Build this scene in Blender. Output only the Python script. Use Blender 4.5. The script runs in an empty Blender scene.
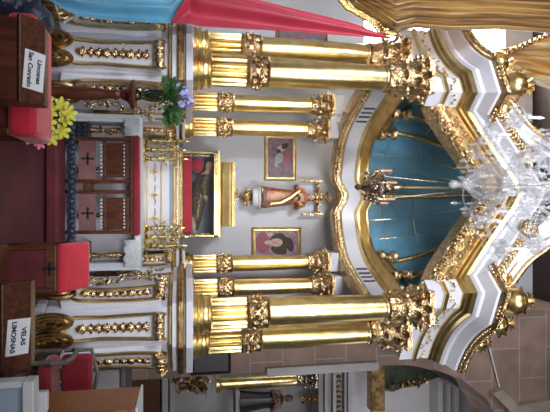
import bpy, math, random
from mathutils import Vector, Matrix
random.seed(7)
PI = math.pi
col = bpy.context.scene.collection
sc = bpy.context.scene

# ------------------------------------------------------------------ camera geometry (phone held sideways)
CAM = Vector((0.17, 0, 1.6)); PITCH = math.radians(10.2); FPX = 500.0
def at(px, py, Y):
    """point of the place seen at photo pixel px,py at distance Y"""
    a = (py - 206) / FPX; b = (px - 275) / FPX
    c, s = math.cos(PITCH), math.sin(PITCH)
    d = Vector((a, c - b*s, s + b*c))
    return CAM + d * (Y / d.y)

# ------------------------------------------------------------------ materials
def nodemat(name):
    m = bpy.data.materials.new(name); m.use_nodes = True
    nt = m.node_tree; b = nt.nodes['Principled BSDF']
    return m, nt, b
def setc(b, c): b.inputs['Base Color'].default_value = (c[0], c[1], c[2], 1)
def ramp(nt, stops):
    r = nt.nodes.new('ShaderNodeValToRGB')
    els = r.color_ramp.elements
    while len(els) < len(stops): els.new(0.5)
    for e, (p, c) in zip(els, stops): e.position = p; e.color = (c[0], c[1], c[2], 1)
    return r
def mat(name, c, rough=.5, metal=0, var=0, scale=8, bump=0, bscale=40, spec=None, sheen=0, stretch=None, c2=None):
    m, nt, b = nodemat(name); setc(b, c)
    b.inputs['Roughness'].default_value = rough; b.inputs['Metallic'].default_value = metal
    if spec is not None: b.inputs['Specular IOR Level'].default_value = spec
    if sheen: b.inputs['Sheen Weight'].default_value = sheen
    tc = nt.nodes.new('ShaderNodeTexCoord'); src = tc.outputs['Object']
    if stretch:
        mp = nt.nodes.new('ShaderNodeMapping'); mp.inputs['Scale'].default_value = stretch
        nt.links.new(src, mp.inputs['Vector']); src = mp.outputs['Vector']
    if var or c2:
        n = nt.nodes.new('ShaderNodeTexNoise'); n.inputs['Scale'].default_value = scale; n.inputs['Detail'].default_value = 4
        nt.links.new(src, n.inputs['Vector'])
        lo = c2 if c2 else tuple(x*(1-var) for x in c); hi = c if c2 else tuple(min(1, x*(1+var)) for x in c)
        r = ramp(nt, [(.35, lo), (.65, hi)])
        nt.links.new(n.outputs['Fac'], r.inputs['Fac']); nt.links.new(r.outputs['Color'], b.inputs['Base Color'])
    if bump:
        n2 = nt.nodes.new('ShaderNodeTexNoise'); n2.inputs['Scale'].default_value = bscale; n2.inputs['Detail'].default_value = 3
        nt.links.new(src, n2.inputs['Vector'])
        bp = nt.nodes.new('ShaderNodeBump'); bp.inputs['Strength'].default_value = bump; bp.inputs['Distance'].default_value = .01
        nt.links.new(n2.outputs['Fac'], bp.inputs['Height']); nt.links.new(bp.outputs['Normal'], b.inputs['Normal'])
    return m
GOLD = mat('gilding', (.90, .73, .36), .30, 1, c2=(.70, .50, .20), scale=5, bump=.25, bscale=25)
GOLDC = mat('carved_gilding', (.92, .74, .44), .22, 1, c2=(.50, .31, .15), scale=22, bump=.9, bscale=70)
GOLDP = mat('pale_gilding', (.92, .76, .42), .2, 1, c2=(.74, .55, .22), scale=6, bump=.15, bscale=20)
GOLDD = mat('dull_gilding', (.58, .40, .17), .33, 1, c2=(.22, .11, .04), scale=9, bump=.4, bscale=40)
SILV = mat('aged_silver', (.72, .66, .55), .25, 1, c2=(.30, .22, .14), scale=20, bump=.5, bscale=60)
WHITE = mat('white_painted_plaster', (.68, .68, .75), .32, 0, var=.03, scale=3)
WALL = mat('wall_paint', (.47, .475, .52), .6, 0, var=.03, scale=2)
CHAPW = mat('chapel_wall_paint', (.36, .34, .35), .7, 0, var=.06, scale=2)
BLUE = mat('blue_dome_paint', (.13, .33, .48), .5, 0, c2=(.105, .28, .42), scale=7, spec=.4)
RED = mat('crimson_velvet', (.24, .006, .018), .8, 0, var=.15, scale=5, sheen=.3)
REDB = mat('bright_red_velvet', (.52, .008, .03), .75, 0, var=.12, scale=5, sheen=.3)
CARPET = mat('red_carpet', (.075, .005, .011), .95, 0, c2=(.045, .003, .007), scale=4, bump=.5, bscale=200)
MAROON = mat('maroon_upholstery', (.10, .01, .016), .8, 0, var=.25, scale=6)
WOOD = mat('dark_wood', (.13, .045, .022), .35, 0, c2=(.06, .02, .012), scale=6, stretch=(8, 8, 1))
WOODR = mat('red_brown_wood', (.125, .038, .018), .3, 0, c2=(.065, .018, .010), scale=5, stretch=(6, 6, 1))
WOODO = mat('orange_wood', (.34, .13, .045), .35, 0, c2=(.22, .075, .028), scale=6, stretch=(1, 8, 8))
CLOTH = mat('white_linen', (.66, .68, .74), .8, 0, var=.06, scale=8, bump=.2, bscale=60)
LACE = mat('white_lace', (.72, .77, .80), .85, 0, c2=(.45, .50, .52), scale=60, bump=.4, bscale=90)
DBLUE = mat('dark_blue_carving', (.022, .03, .06), .35, 0, c2=(.03, .036, .06), scale=14, bump=.8, bscale=40)
PINKP = mat('dull_pink_panel', (.20, .09, .09), .6, 0, var=.15, scale=5)
GREYB = mat('blue_grey_paint', (.26, .30, .37), .5, 0, var=.05)
BLACK = mat('black_paint', (.012, .011, .013), .4)
PAPER = mat('white_card', (.80, .82, .86), .7)
INK = mat('black_ink', (.02, .02, .03), .7)
YEL = mat('yellow_petal', (.55, .52, .02), .5, 0, c2=(.62, .60, .12), scale=20)
PINK = mat('pink_petal', (.62, .16, .24), .5, 0, var=.15, scale=20)
PURP = mat('violet_petal', (.26, .24, .62), .55, 0, c2=(.48, .46, .78), scale=25)
GREEN = mat('leaf_green', (.03, .11, .025), .45, 0, c2=(.08, .20, .05), scale=10)
SKIN = mat('painted_skin', (.50, .30, .21), .45)
SKIND = mat('dark_painted_skin', (.16, .08, .05), .45)
ROBE = mat('estofado_robe', (.22, .025, .02), .4, .1, c2=(.36, .20, .07), scale=16)
ROBED = mat('dark_embroidered_robe', (.028, .016, .012), .5, 0, c2=(.14, .09, .03), scale=30)
HAIR = mat('dark_hair', (.03, .018, .012), .6)
CANDLE = mat('orange_candle_tube', (.70, .36, .16), .4)
WAX = mat('white_candle_wax', (.78, .76, .70), .4)
CANVD = mat('purple_brown_canvas', (.10, .055, .085), .45, 0, c2=(.17, .10, .13), scale=12)
CANVP = mat('mottled_purple_canvas', (.14, .08, .12), .45, 0, c2=(.34, .22, .27), scale=22)
FLESH = mat('oil_paint_flesh', (.50, .34, .27), .5, 0, c2=(.40, .25, .21), scale=30)
LIGHTP = mat('oil_paint_light_cloth', (.27, .25, .26), .5)
REDP = mat('oil_paint_red_robe', (.30, .06, .07), .5, 0, c2=(.18, .05, .07), scale=24)
SKYB = mat('light_blue_panel', (.34, .43, .52), .35, 0, var=.04)
WPAINT = mat('white_gloss_paint', (.66, .68, .70), .3)
GREYW = mat('weathered_grey_wood', (.12, .11, .10), .5, 0, var=.3, scale=8)
SLATE = mat('plaque_slate', (.055, .045, .05), .5, 0, c2=(.03, .025, .03), scale=90, stretch=(1, 1, 12))
CABLE = mat('pale_cable', (.62, .62, .60), .5)
TRIG = mat('dark_bar_paint', (.07, .06, .07), .5)
CEIL = mat('dark_ceiling_wood', (.03, .013, .010), .6, 0, var=.3)
GREENG = mat('green_gold_ornament', (.74, .62, .30), .28, .95, c2=(.25, .22, .09), scale=14, bump=.7, bscale=50)
CREAM = mat('light_stone', (.34, .27, .225), .8, 0, c2=(.26, .20, .17), scale=4, bump=.5, bscale=20)

def m_stone():
    m, nt, b = nodemat('stone_blocks'); b.inputs['Roughness'].default_value = .8
    tc = nt.nodes.new('ShaderNodeTexCoord'); mp = nt.nodes.new('ShaderNodeMapping')
    mp.inputs['Rotation'].default_value = (PI/2, 0, 0)
    br = nt.nodes.new('ShaderNodeTexBrick')
    br.inputs['Scale'].default_value = 1.0; br.inputs['Brick Width'].default_value = 1.05; br.inputs['Row Height'].default_value = .52
    br.inputs['Mortar Size'].default_value = .008; br.inputs['Mortar'].default_value = (.33, .27, .25, 1)
    br.inputs['Color1'].default_value = (.25, .165, .13, 1); br.inputs['Color2'].default_value = (.19, .13, .105, 1)
    n = nt.nodes.new('ShaderNodeTexNoise'); n.inputs['Scale'].default_value = 3; n.inputs['Detail'].default_value = 6
    mx = nt.nodes.new('ShaderNodeMixRGB'); mx.blend_type = 'OVERLAY'; mx.inputs['Fac'].default_value = .5
    nt.links.new(tc.outputs['Object'], mp.inputs['Vector']); nt.links.new(mp.outputs['Vector'], br.inputs['Vector'])
    nt.links.new(tc.outputs['Object'], n.inputs['Vector'])
    nt.links.new(br.outputs['Color'], mx.inputs['Color1']); nt.links.new(n.outputs['Fac'], mx.inputs['Color2'])
    nt.links.new(mx.outputs['Color'], b.inputs['Base Color'])
    bp = nt.nodes.new('ShaderNodeBump'); bp.inputs['Strength'].default_value = .5
    nt.links.new(n.outputs['Fac'], bp.inputs['Height']); nt.links.new(bp.outputs['Normal'], b.inputs['Normal'])
    return m
STONE = m_stone()
def m_glass(name, tint, gl=.12, rough=.03):
    m, nt, b = nodemat(name); out = nt.nodes['Material Output']
    t = nt.nodes.new('ShaderNodeBsdfTransparent'); t.inputs['Color'].default_value = (*tint, 1)
    g = nt.nodes.new('ShaderNodeBsdfGlossy'); g.inputs['Roughness'].default_value = rough
    f = nt.nodes.new('ShaderNodeFresnel'); f.inputs['IOR'].default_value = 1.5
    ad = nt.nodes.new('ShaderNodeMath'); ad.operation = 'ADD'; ad.inputs[1].default_value = gl; ad.use_clamp = True
    mx = nt.nodes.new('ShaderNodeMixShader')
    nt.links.new(f.outputs['Fac'], ad.inputs[0]); nt.links.new(ad.outputs[0], mx.inputs['Fac'])
    nt.links.new(t.outputs[0], mx.inputs[1]); nt.links.new(g.outputs[0], mx.inputs[2]); nt.links.new(mx.outputs[0], out.inputs['Surface'])
    return m
PANE = m_glass('clear_pane', (.95, .97, .98), .03)
def m_crystal():
    m, nt, b = nodemat('cut_crystal'); out = nt.nodes['Material Output']
    setc(b, (.72, .72, .75)); b.inputs['Roughness'].default_value = .08; b.inputs['Specular IOR Level'].default_value = .9
    t = nt.nodes.new('ShaderNodeBsdfTransparent'); t.inputs['Color'].default_value = (.96, .96, .97, 1)
    mx = nt.nodes.new('ShaderNodeMixShader'); mx.inputs['Fac'].default_value = .27
    nt.links.new(t.outputs[0], mx.inputs[1]); nt.links.new(b.outputs[0], mx.inputs[2]); nt.links.new(mx.outputs[0], out.inputs['Surface'])
    return m
CRYST = m_crystal()
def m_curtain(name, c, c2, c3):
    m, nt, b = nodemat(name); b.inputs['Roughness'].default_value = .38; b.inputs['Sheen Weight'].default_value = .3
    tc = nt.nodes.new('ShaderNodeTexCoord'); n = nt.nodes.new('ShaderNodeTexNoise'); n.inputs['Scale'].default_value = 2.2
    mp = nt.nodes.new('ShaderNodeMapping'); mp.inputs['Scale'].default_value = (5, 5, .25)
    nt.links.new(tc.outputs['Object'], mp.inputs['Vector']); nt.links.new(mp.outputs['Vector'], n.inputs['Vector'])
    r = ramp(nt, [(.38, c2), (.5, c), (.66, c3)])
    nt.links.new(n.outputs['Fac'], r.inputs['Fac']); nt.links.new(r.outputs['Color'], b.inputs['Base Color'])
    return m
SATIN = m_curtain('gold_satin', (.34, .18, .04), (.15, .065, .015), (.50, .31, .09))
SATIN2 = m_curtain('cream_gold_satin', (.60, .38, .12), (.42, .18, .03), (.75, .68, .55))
FLAGR = mat('red_flag_cloth', (.40, .02, .05), .5, 0, var=.1, scale=2, sheen=.2)
FLAGB = mat('light_blue_flag_cloth', (.10, .33, .50), .5, 0, c2=(.16, .42, .60), scale=2, sheen=.2)
def m_emit(name, c, s):
    m, nt, b = nodemat(name); setc(b, (.8, .8, .8))
    b.inputs['Emission Color'].default_value = (*c, 1); b.inputs['Emission Strength'].default_value = s
    return m
DAY = m_emit('daylit_window_glass', (1, .97, .90), 30)

# ------------------------------------------------------------------ mesh builder
ORG = {}
class MB:
    mir = 1
    def __init__(s): s.v = []; s.f = []
    def add(s, vs, fs, M=None):
        o = len(s.v)
        s.v += [(M @ Vector(v)) if M else Vector(v) for v in vs]
        s.f += [tuple(i + o for i in f) for f in fs]
        return s
    def box(s, x0, x1, y0, y1, z0, z1, M=None):
        vs = [(x0,y0,z0),(x1,y0,z0),(x1,y1,z0),(x0,y1,z0),(x0,y0,z1),(x1,y0,z1),(x1,y1,z1),(x0,y1,z1)]
        return s.add(vs, [(0,3,2,1),(4,5,6,7),(0,1,5,4),(1,2,6,5),(2,3,7,6),(3,0,4,7)], M)
    def lathe(s, prof, c=(0,0,0), n=16, M=None, flute=0, nf=0):
        T = Matrix.Translation(Vector(c)) @ (M if M else Matrix())
        vs = []; fs = []
        for r, z in prof:
            for i in range(n):
                a = 2*PI*i/n; rr = r
                if flute: rr = r * (1 - flute*abs(math.cos(nf*a/2))**.6*1)
                vs.append((rr*math.cos(a), rr*math.sin(a), z))
        for k in range(len(prof)-1):
            for i in range(n):
                j = (i+1) % n; fs.append((k*n+i, k*n+j, (k+1)*n+j, (k+1)*n+i))
        fs.append(tuple(reversed(range(n)))); fs.append(tuple((len(prof)-1)*n+i for i in range(n)))
        return s.add(vs, fs, T)
    def ell(s, c, r, M=None, n=10, m=6):
        if not hasattr(r, '__len__'): r = (r, r, r)
        vs = [(0, 0, -r[2])]; fs = []
        for k in range(1, m):
            p = -PI/2 + PI*k/m
            for i in range(n):
                a = 2*PI*i/n; vs.append((r[0]*math.cos(p)*math.cos(a), r[1]*math.cos(p)*math.sin(a), r[2]*math.sin(p)))
        vs.append((0, 0, r[2])); t = len(vs)-1
        for i in range(n):
            j = (i+1) % n; fs.append((0, 1+j, 1+i)); fs.append((t, 1+(m-2)*n+i, 1+(m-2)*n+j))
            for k in range(m-2): fs.append((1+k*n+i, 1+k*n+j, 1+(k+1)*n+j, 1+(k+1)*n+i))
        return s.add(vs, fs, Matrix.Translation(Vector(c)) @ (M if M else Matrix()))
    def tube(s, pts, r, n=8, closed=False):
        pts = [Vector(p) for p in pts]; N = len(pts)
        rs = r if hasattr(r, '__len__') else [r]*N
        vs = []; fs = []; up = None
        for i, p in enumerate(pts):
            if closed: d = pts[(i+1) % N] - pts[i-1]
            else: d = pts[min(i+1, N-1)] - pts[max(i-1, 0)]
            if d.length < 1e-9: d = Vector((0,0,1))
            d.normalize()
            if up is None:
                up = Vector((0,1,0)) if abs(d.y) < .8 else Vector((1,0,0))
            a = (up - d*up.dot(d))
            if a.length < 1e-6: a = d.orthogonal()
            a.normalize(); b = d.cross(a); up = a
            for k in range(n):
                t = 2*PI*k/n; vs.append(p + (a*math.cos(t) + b*math.sin(t))*rs[i])
        R = N if closed else N-1
        for i in range(R):
            for k in range(n):
                l = (k+1) % n; j = (i+1) % N
                fs.append((i*n+k, i*n+l, j*n+l, j*n+k))
        if not closed: fs.append(tuple(reversed(range(n)))); fs.append(tuple((N-1)*n+k for k in range(n)))
        return s.add(vs, fs)
    def prism(s, out, h0, h1, M=None):
        """2D outline (x,y) extruded in z h0..h1"""
        n = len(out)
        vs = [(x, y, h0) for x, y in out] + [(x, y, h1) for x, y in out]
        fs = [tuple(reversed(range(n))), tuple(range(n, 2*n))] + [(i, (i+1) % n, n+(i+1) % n, n+i) for i in range(n)]
        return s.add(vs, fs, M)
    def sweep(s, prof, path, closed=False, zs=1):
        """prof: (outward, z) closed polygon; path: (x,y,dz); outward = right-hand side of travel"""
        N = len(path); vs = []; fs = []; m = len(prof)
        for i, p in enumerate(path):
            def nrm(a, b):
                d = Vector((b[0]-a[0], b[1]-a[1])); d.normalize(); return Vector((d.y, -d.x))
            ns = []
            if i > 0 or closed: ns.append(nrm(path[i-1], p))
            if i < N-1 or closed: ns.append(nrm(p, path[(i+1) % N]))
            n = sum(ns, Vector((0, 0)))
            n.normalize(); k = 1/max(.45, n.dot(ns[0]))
            dz = p[2] if len(p) > 2 else 0
            for o, z in prof: vs.append((p[0]+n.x*o*k, p[1]+n.y*o*k, z+dz))
        R = N if closed else N-1
        for i in range(R):
            for k in range(m):
                l = (k+1) % m; j = (i+1) % N
                fs.append((i*m+k, j*m+k, j*m+l, i*m+l))
        if not closed: fs.append(tuple(range(m))); fs.append(tuple(reversed([(N-1)*m+k for k in range(m)])))
        return s.add(vs, fs)
    def grid(s, fn, nu, nv, thick=0):
        vs = [fn(i/nu, j/nv) for j in range(nv+1) for i in range(nu+1)]
        fs = [(j*(nu+1)+i, j*(nu+1)+i+1, (j+1)*(nu+1)+i+1, (j+1)*(nu+1)+i) for j in range(nv) for i in range(nu)]
        return s.add(vs, fs)
    def leaf(s, base, up, out, w, l, curl=.5, th=0):
        """acanthus-like leaf: rises along up and curls to out"""
        up = Vector(up).normalized(); out = Vector(out).normalized(); sd = up.cross(out).normalized(); base = Vector(base)
        ks = [0, .25, .5, .75, .92, 1.0]; ws = [.55, 1, .8, 1.0, .6, .15]
        vs = []
        for t, ww in zip(ks, ws):
            p = base + up*(l*(t if t < .8 else .8+(t-.8)*.2)) + out*(l*curl*(t**2.4))
            if t > .9: p -= up*l*.10*(t-.9)*10
            for q, o in ((-1, -.10), (0, .08), (1, -.10)): vs.append(p + sd*(w*.5*ww*q) + out*(w*o))
        fs = [(r*3+c, r*3+c+1, (r+1)*3+c+1, (r+1)*3+c) for r in range(len(ks)-1) for c in range(2)]
        return s.add(vs, fs)
    def spiral(s, c, r0, turns, rad, ax1=(1,0,0), ax2=(0,0,1), n=26, dirn=1, taper=.35):
        c = Vector(c); a1 = Vector(ax1); a2 = Vector(ax2); pts = []; rs = []
        for i in range(n+1):
            t = i/n; a = dirn*t*turns*2*PI; r = r0*(1-t*.88)
            pts.append(c + a1*(r*math.cos(a)) + a2*(r*math.sin(a))); rs.append(rad*(1-t*(1-taper)))
        return s.tube(pts, rs, 7)
    def foliage(s, pts, size, per=3, spread=None, seed=1, flat=.45):
        rd = random.Random(seed); spread = size if spread is None else spread
        for p in pts:
            for _ in range(per):
                q = Vector(p) + Vector([(rd.random()-.5)*2*spread for _ in range(3)])
                M = Matrix.Rotation(rd.random()*6, 4, 'X') @ Matrix.Rotation(rd.random()*6, 4, 'Y') @ Matrix.Rotation(rd.random()*6, 4, 'Z')
                sz = size*(.6+.8*rd.random())
                s.ell(q, (sz, sz*.5, sz*flat), M, 6, 4)
        return s
    def build(s, name, m, parent=None, loc=None, smooth=True, bevel=0, solid=0, sub=0, angle=40):
        org = ORG[parent] if parent is not None else Vector(loc) if loc is not None else Vector((0, 0, 0))
        mm = MB.mir
        vs = [(v.x*mm - org.x, v.y - org.y, v.z - org.z) for v in s.v]
        fs = [tuple(reversed(f)) for f in s.f] if mm < 0 else s.f
        me = bpy.data.meshes.new(name); me.from_pydata(vs, [], fs); me.update()
        me.materials.append(m)
        o = bpy.data.objects.new(name, me); col.objects.link(o)
        if parent is not None: o.parent = parent
        else: o.location = org
        ORG[o] = org
        if smooth:
            me.shade_smooth()
            try: me.set_sharp_from_angle(angle=math.radians(angle))
            except Exception: pass
        if solid:
            md = o.modifiers.new('thick', 'SOLIDIFY'); md.thickness = solid; md.offset = 0
        if bevel:
            md = o.modifiers.new('bev', 'BEVEL'); md.width = bevel; md.segments = 2; md.limit_method = 'ANGLE'
        if sub:
            md = o.modifiers.new('sub', 'SUBSURF'); md.levels = sub; md.render_levels = sub
        return o
def tag(o, label=None, cat=None, group=None, kind=None):
    if label: o['label'] = label
    if cat: o['category'] = cat
    if group: o['group'] = group
    if kind: o['kind'] = kind
    return o
def thing(name, label, cat, loc, group=None):
    loc = Vector((loc[0]*MB.mir, loc[1], loc[2]))
    o = bpy.data.objects.new(name, None); col.objects.link(o); o.location = loc; o.empty_display_size = .1
    ORG[o] = loc
    return tag(o, label, cat, group)
def copy_tree(o, parent=None):
    c = o.copy(); col.objects.link(c)
    if parent is not None: c.parent = parent
    for ch in list(o.children): copy_tree(ch, c)
    return c
def struct(o): o['kind'] = 'structure'; return o
def RZ(a): return Matrix.Rotation(a, 4, 'Z')
def RX(a): return Matrix.Rotation(a, 4, 'X')
def RY(a): return Matrix.Rotation(a, 4, 'Y')
T = Matrix.Translation
def text(name, body, size, M, m, parent):
    cu = bpy.data.curves.new(name, 'FONT'); cu.body = body; cu.size = size; cu.align_x = 'CENTER'; cu.extrude = .0006; cu.offset = .0012
    t = bpy.data.objects.new(name, cu); col.objects.link(t)
    dg = bpy.context.evaluated_depsgraph_get()
    me = bpy.data.meshes.new_from_object(t.evaluated_get(dg)); bpy.data.objects.remove(t)
    org = ORG[parent]
    me.transform(T(-org) @ M); me.materials.clear(); me.materials.append(m)
    o = bpy.data.objects.new(name, me); col.objects.link(o); o.parent = parent; ORG[o] = org
    return o

# ================================================================== THE SETTING
struct(MB().box(-7, 8, -4, 14, -.2, 0).build('floor', mat('stone_floor', (.10, .085, .08), .5, var=.2, scale=2), smooth=False))
struct(MB().box(-7, 8, -4, 14, 8.35, 8.55).build('ceiling', CEIL, smooth=False))
# back wall with window opening on the left
wx0, wx1, wz0, wz1 = -3.9, -2.1, 4.85, 7.75
w = MB().box(-7, wx0, 8.8, 9.1, 0, 8.34).box(wx0, wx1, 8.8, 9.1, 0, wz0).box(wx0, wx1, 8.8, 9.1, wz1, 8.34).box(wx1, 2.0, 8.8, 9.1, 0, 8.34)
struct(w.build('wall_back', WALL, smooth=False))
wn = struct(MB().box(wx0+.04, wx1-.04, 8.98, 9.0, wz0+.04, wz1-.04).build('window_1', DAY, smooth=False))
fr = MB().box(wx0, wx0+.05, 8.9, 9.05, wz0, wz1).box(wx1-.05, wx1, 8.9, 9.05, wz0, wz1).box(wx0, wx1, 8.9, 9.05, wz0, wz0+.05).box(wx0, wx1, 8.9, 9.05, wz1-.05, wz1)
fr.build('window_frame', WPAINT, wn, smooth=False)
struct(MB().box(-7.2, -7, -4, 14, 0, 8.34).build('wall_left', WALL, smooth=False))
# stone pier with springing arch to the side chapel
o2 = [(1.98, 0), (2.78, 0), (2.78, 4.7), (2.80, 5.2), (2.90, 5.7), (3.10, 6.2), (3.45, 6.65), (3.95, 6.95), (4.6, 7.05), (8, 7.05), (8, 8.34), (1.98, 8.34)]
struct(MB().prism(o2, -8.75, -7.75, RX(PI/2)).build('wall_right', STONE, smooth=False))
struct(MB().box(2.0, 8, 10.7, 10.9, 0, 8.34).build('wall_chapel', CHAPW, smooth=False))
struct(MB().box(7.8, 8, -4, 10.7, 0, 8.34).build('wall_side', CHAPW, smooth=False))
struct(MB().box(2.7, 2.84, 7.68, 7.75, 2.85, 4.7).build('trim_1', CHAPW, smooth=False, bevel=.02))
c = tag(MB().prism([(-1.9, 1.2), (1.15, 1.2), (1.15, 5.5), (.97, 5.7), (.97, 6.85), (-.97, 6.85), (-.97, 5.7), (-1.9, 5.4)], 0, .02).build('carpet', CARPET, smooth=False), 'deep red carpet covering the floor before the altar', 'carpet')

# ================================================================== COLUMNS
def capital(mb, x, y, z0, z1, r):
    h = z1 - z0
    mb.lathe([(r*1.0, 0), (r*1.15, .03*h), (r*1.0, .06*h), (r*1.02, .4*h), (r*1.25, .75*h), (r*1.5, .86*h)], (x, y, z0), 16)
    for row, (n, zz, ll, ww, cc) in enumerate([(8, .05, .42, .95, .5), (8, .30, .46, .9, .62), (8, .52, .42, .7, .85)]):
        for i in range(n):
            a = 2*PI*(i + .5*(row % 2))/n; d = Vector((math.cos(a), math.sin(a), 0))
            mb.leaf(Vector((x, y, z0+zz*h)) + d*r*1.05, (0, 0, 1), d, r*ww, h*ll, cc*.8)
            mb.ell(Vector((x, y, z0+(zz+ll*.86)*h)) + d*(r*1.05+h*ll*cc*.62), r*.16, None, 6, 4)
    rd = random.Random(int(x*100)+9)
    for i in range(110):
        a = rd.random()*2*PI; f = rd.random(); d = Vector((math.cos(a), math.sin(a), 0))
        mb.foliage([Vector((x, y, z0+h*(.1+.8*f))) + d*r*(1.15+.45*f)], r*.11, 1, r*.12, seed=i)
    for i in range(4):
        a = PI/4 + i*PI/2; d = Vector((math.cos(a), math.sin(a), 0))
        mb.spiral(Vector((x, y, z0+.80*h)) + d*r*1.5, r*.30, 1.4, r*.11, d, (0, 0, 1), 14)
    ab = []
    for i in range(4):
        a0 = PI/4 + i*PI/2
        for t in (-.06, .06): ab.append((x+1.85*r*math.cos(a0+t), y+1.85*r*math.sin(a0+t)))
        am = a0 + PI/4; ab.append((x+1.32*r*math.cos(am), y+1.32*r*math.sin(am)))
    mb.prism(ab, z0+.88*h, z1)
    for i in range(4):
        am = i*PI/2; mb.ell((x+1.42*r*math.cos(am), y+1.42*r*math.sin(am), z0+.90*h), r*.22, None, 6, 4)
def column(X, Y, z0, z1, r, label, group, fr=(.075, .215, .305, .805)):
    H = z1-z0; t = thing('column', label, 'column', (X, Y, z0), group)
    za, zb, zc, zd = [z0+H*f for f in fr]
    MB().lathe([(r*1.42, 0), (r*1.42, .25), (r*1.3, .3), (r*1.4, .4), (r*1.4, .55), (r*1.18, .62), (r*1.15, .75), (r*1.26, .82), (r*1.26, .94), (r*1.1, 1)][:0] or
               [(r*k, (za-z0)*q) for k, q in ((1.45, 0), (1.45, .22), (1.3, .27), (1.42, .36), (1.42, .52), (1.18, .60), (1.15, .72), (1.28, .8), (1.28, .92), (1.12, 1))], (X, Y, z0), 28).build('base', GOLD, t)
    MB().lathe([(r*1.12, za-z0), (r*1.12, zb-z0-.02), (r*1.05, zb-z0)], (X, Y, z0), 96, flute=.17, nf=16).build('fluted_shaft', GOLD, t)
    b = MB().lathe([(r*1.1, zb-z0), (r*1.2, zb-z0+.02), (r*1.06, zb-z0+.05), (r*1.06, zc-z0-.05), (r*1.2, zc-z0-.02), (r*1.08, zc-z0)], (X, Y, z0), 24)
    k = 9; hb = zc-zb
    for i in range(k):
        a = 2*PI*i/k; d = Vector((math.cos(a), math.sin(a), 0)); p = Vector((X, Y, 0)) + d*r*1.06
        b.leaf(p + Vector((0, 0, zb+.03*hb)), (0, 0, 1), d, r*.55, hb*.55, .35)
        b.ell(p + d*r*.05 + Vector((0, 0, zb+hb*.55)), (r*.2, r*.2, hb*.12), RZ(a), 6, 4)
        a2 = a+PI/k; d2 = Vector((math.cos(a2), math.sin(a2), 0)); p2 = Vector((X, Y, 0)) + d2*r*1.08
        b.leaf(p2 + Vector((0, 0, zc-.03*hb)), (0, 0, -1), d2, r*.5, hb*.5, .25)
        b.ell(p2 + d2*r*.06 + Vector((0, 0, zb+hb*.3)), (r*.15, r*.15, hb*.1), RZ(a2), 6, 4)
    b.build('ornament_band', GOLDC, t)
    MB().lathe([(r*1.0, zc-z0), (r*1.02, zc-z0+H*.12), (r*.98, zc-z0+H*.3), (r*.90, zd-z0-.03), (r*.98, zd-z0-.02), (r*.98, zd-z0)], (X, Y, z0), 32).build('shaft', GOLD, t)
    cp = MB(); capital(cp, X, Y, zd, z1, r*.95); cp.build('capital', GOLDC, t)
    return t
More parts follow.
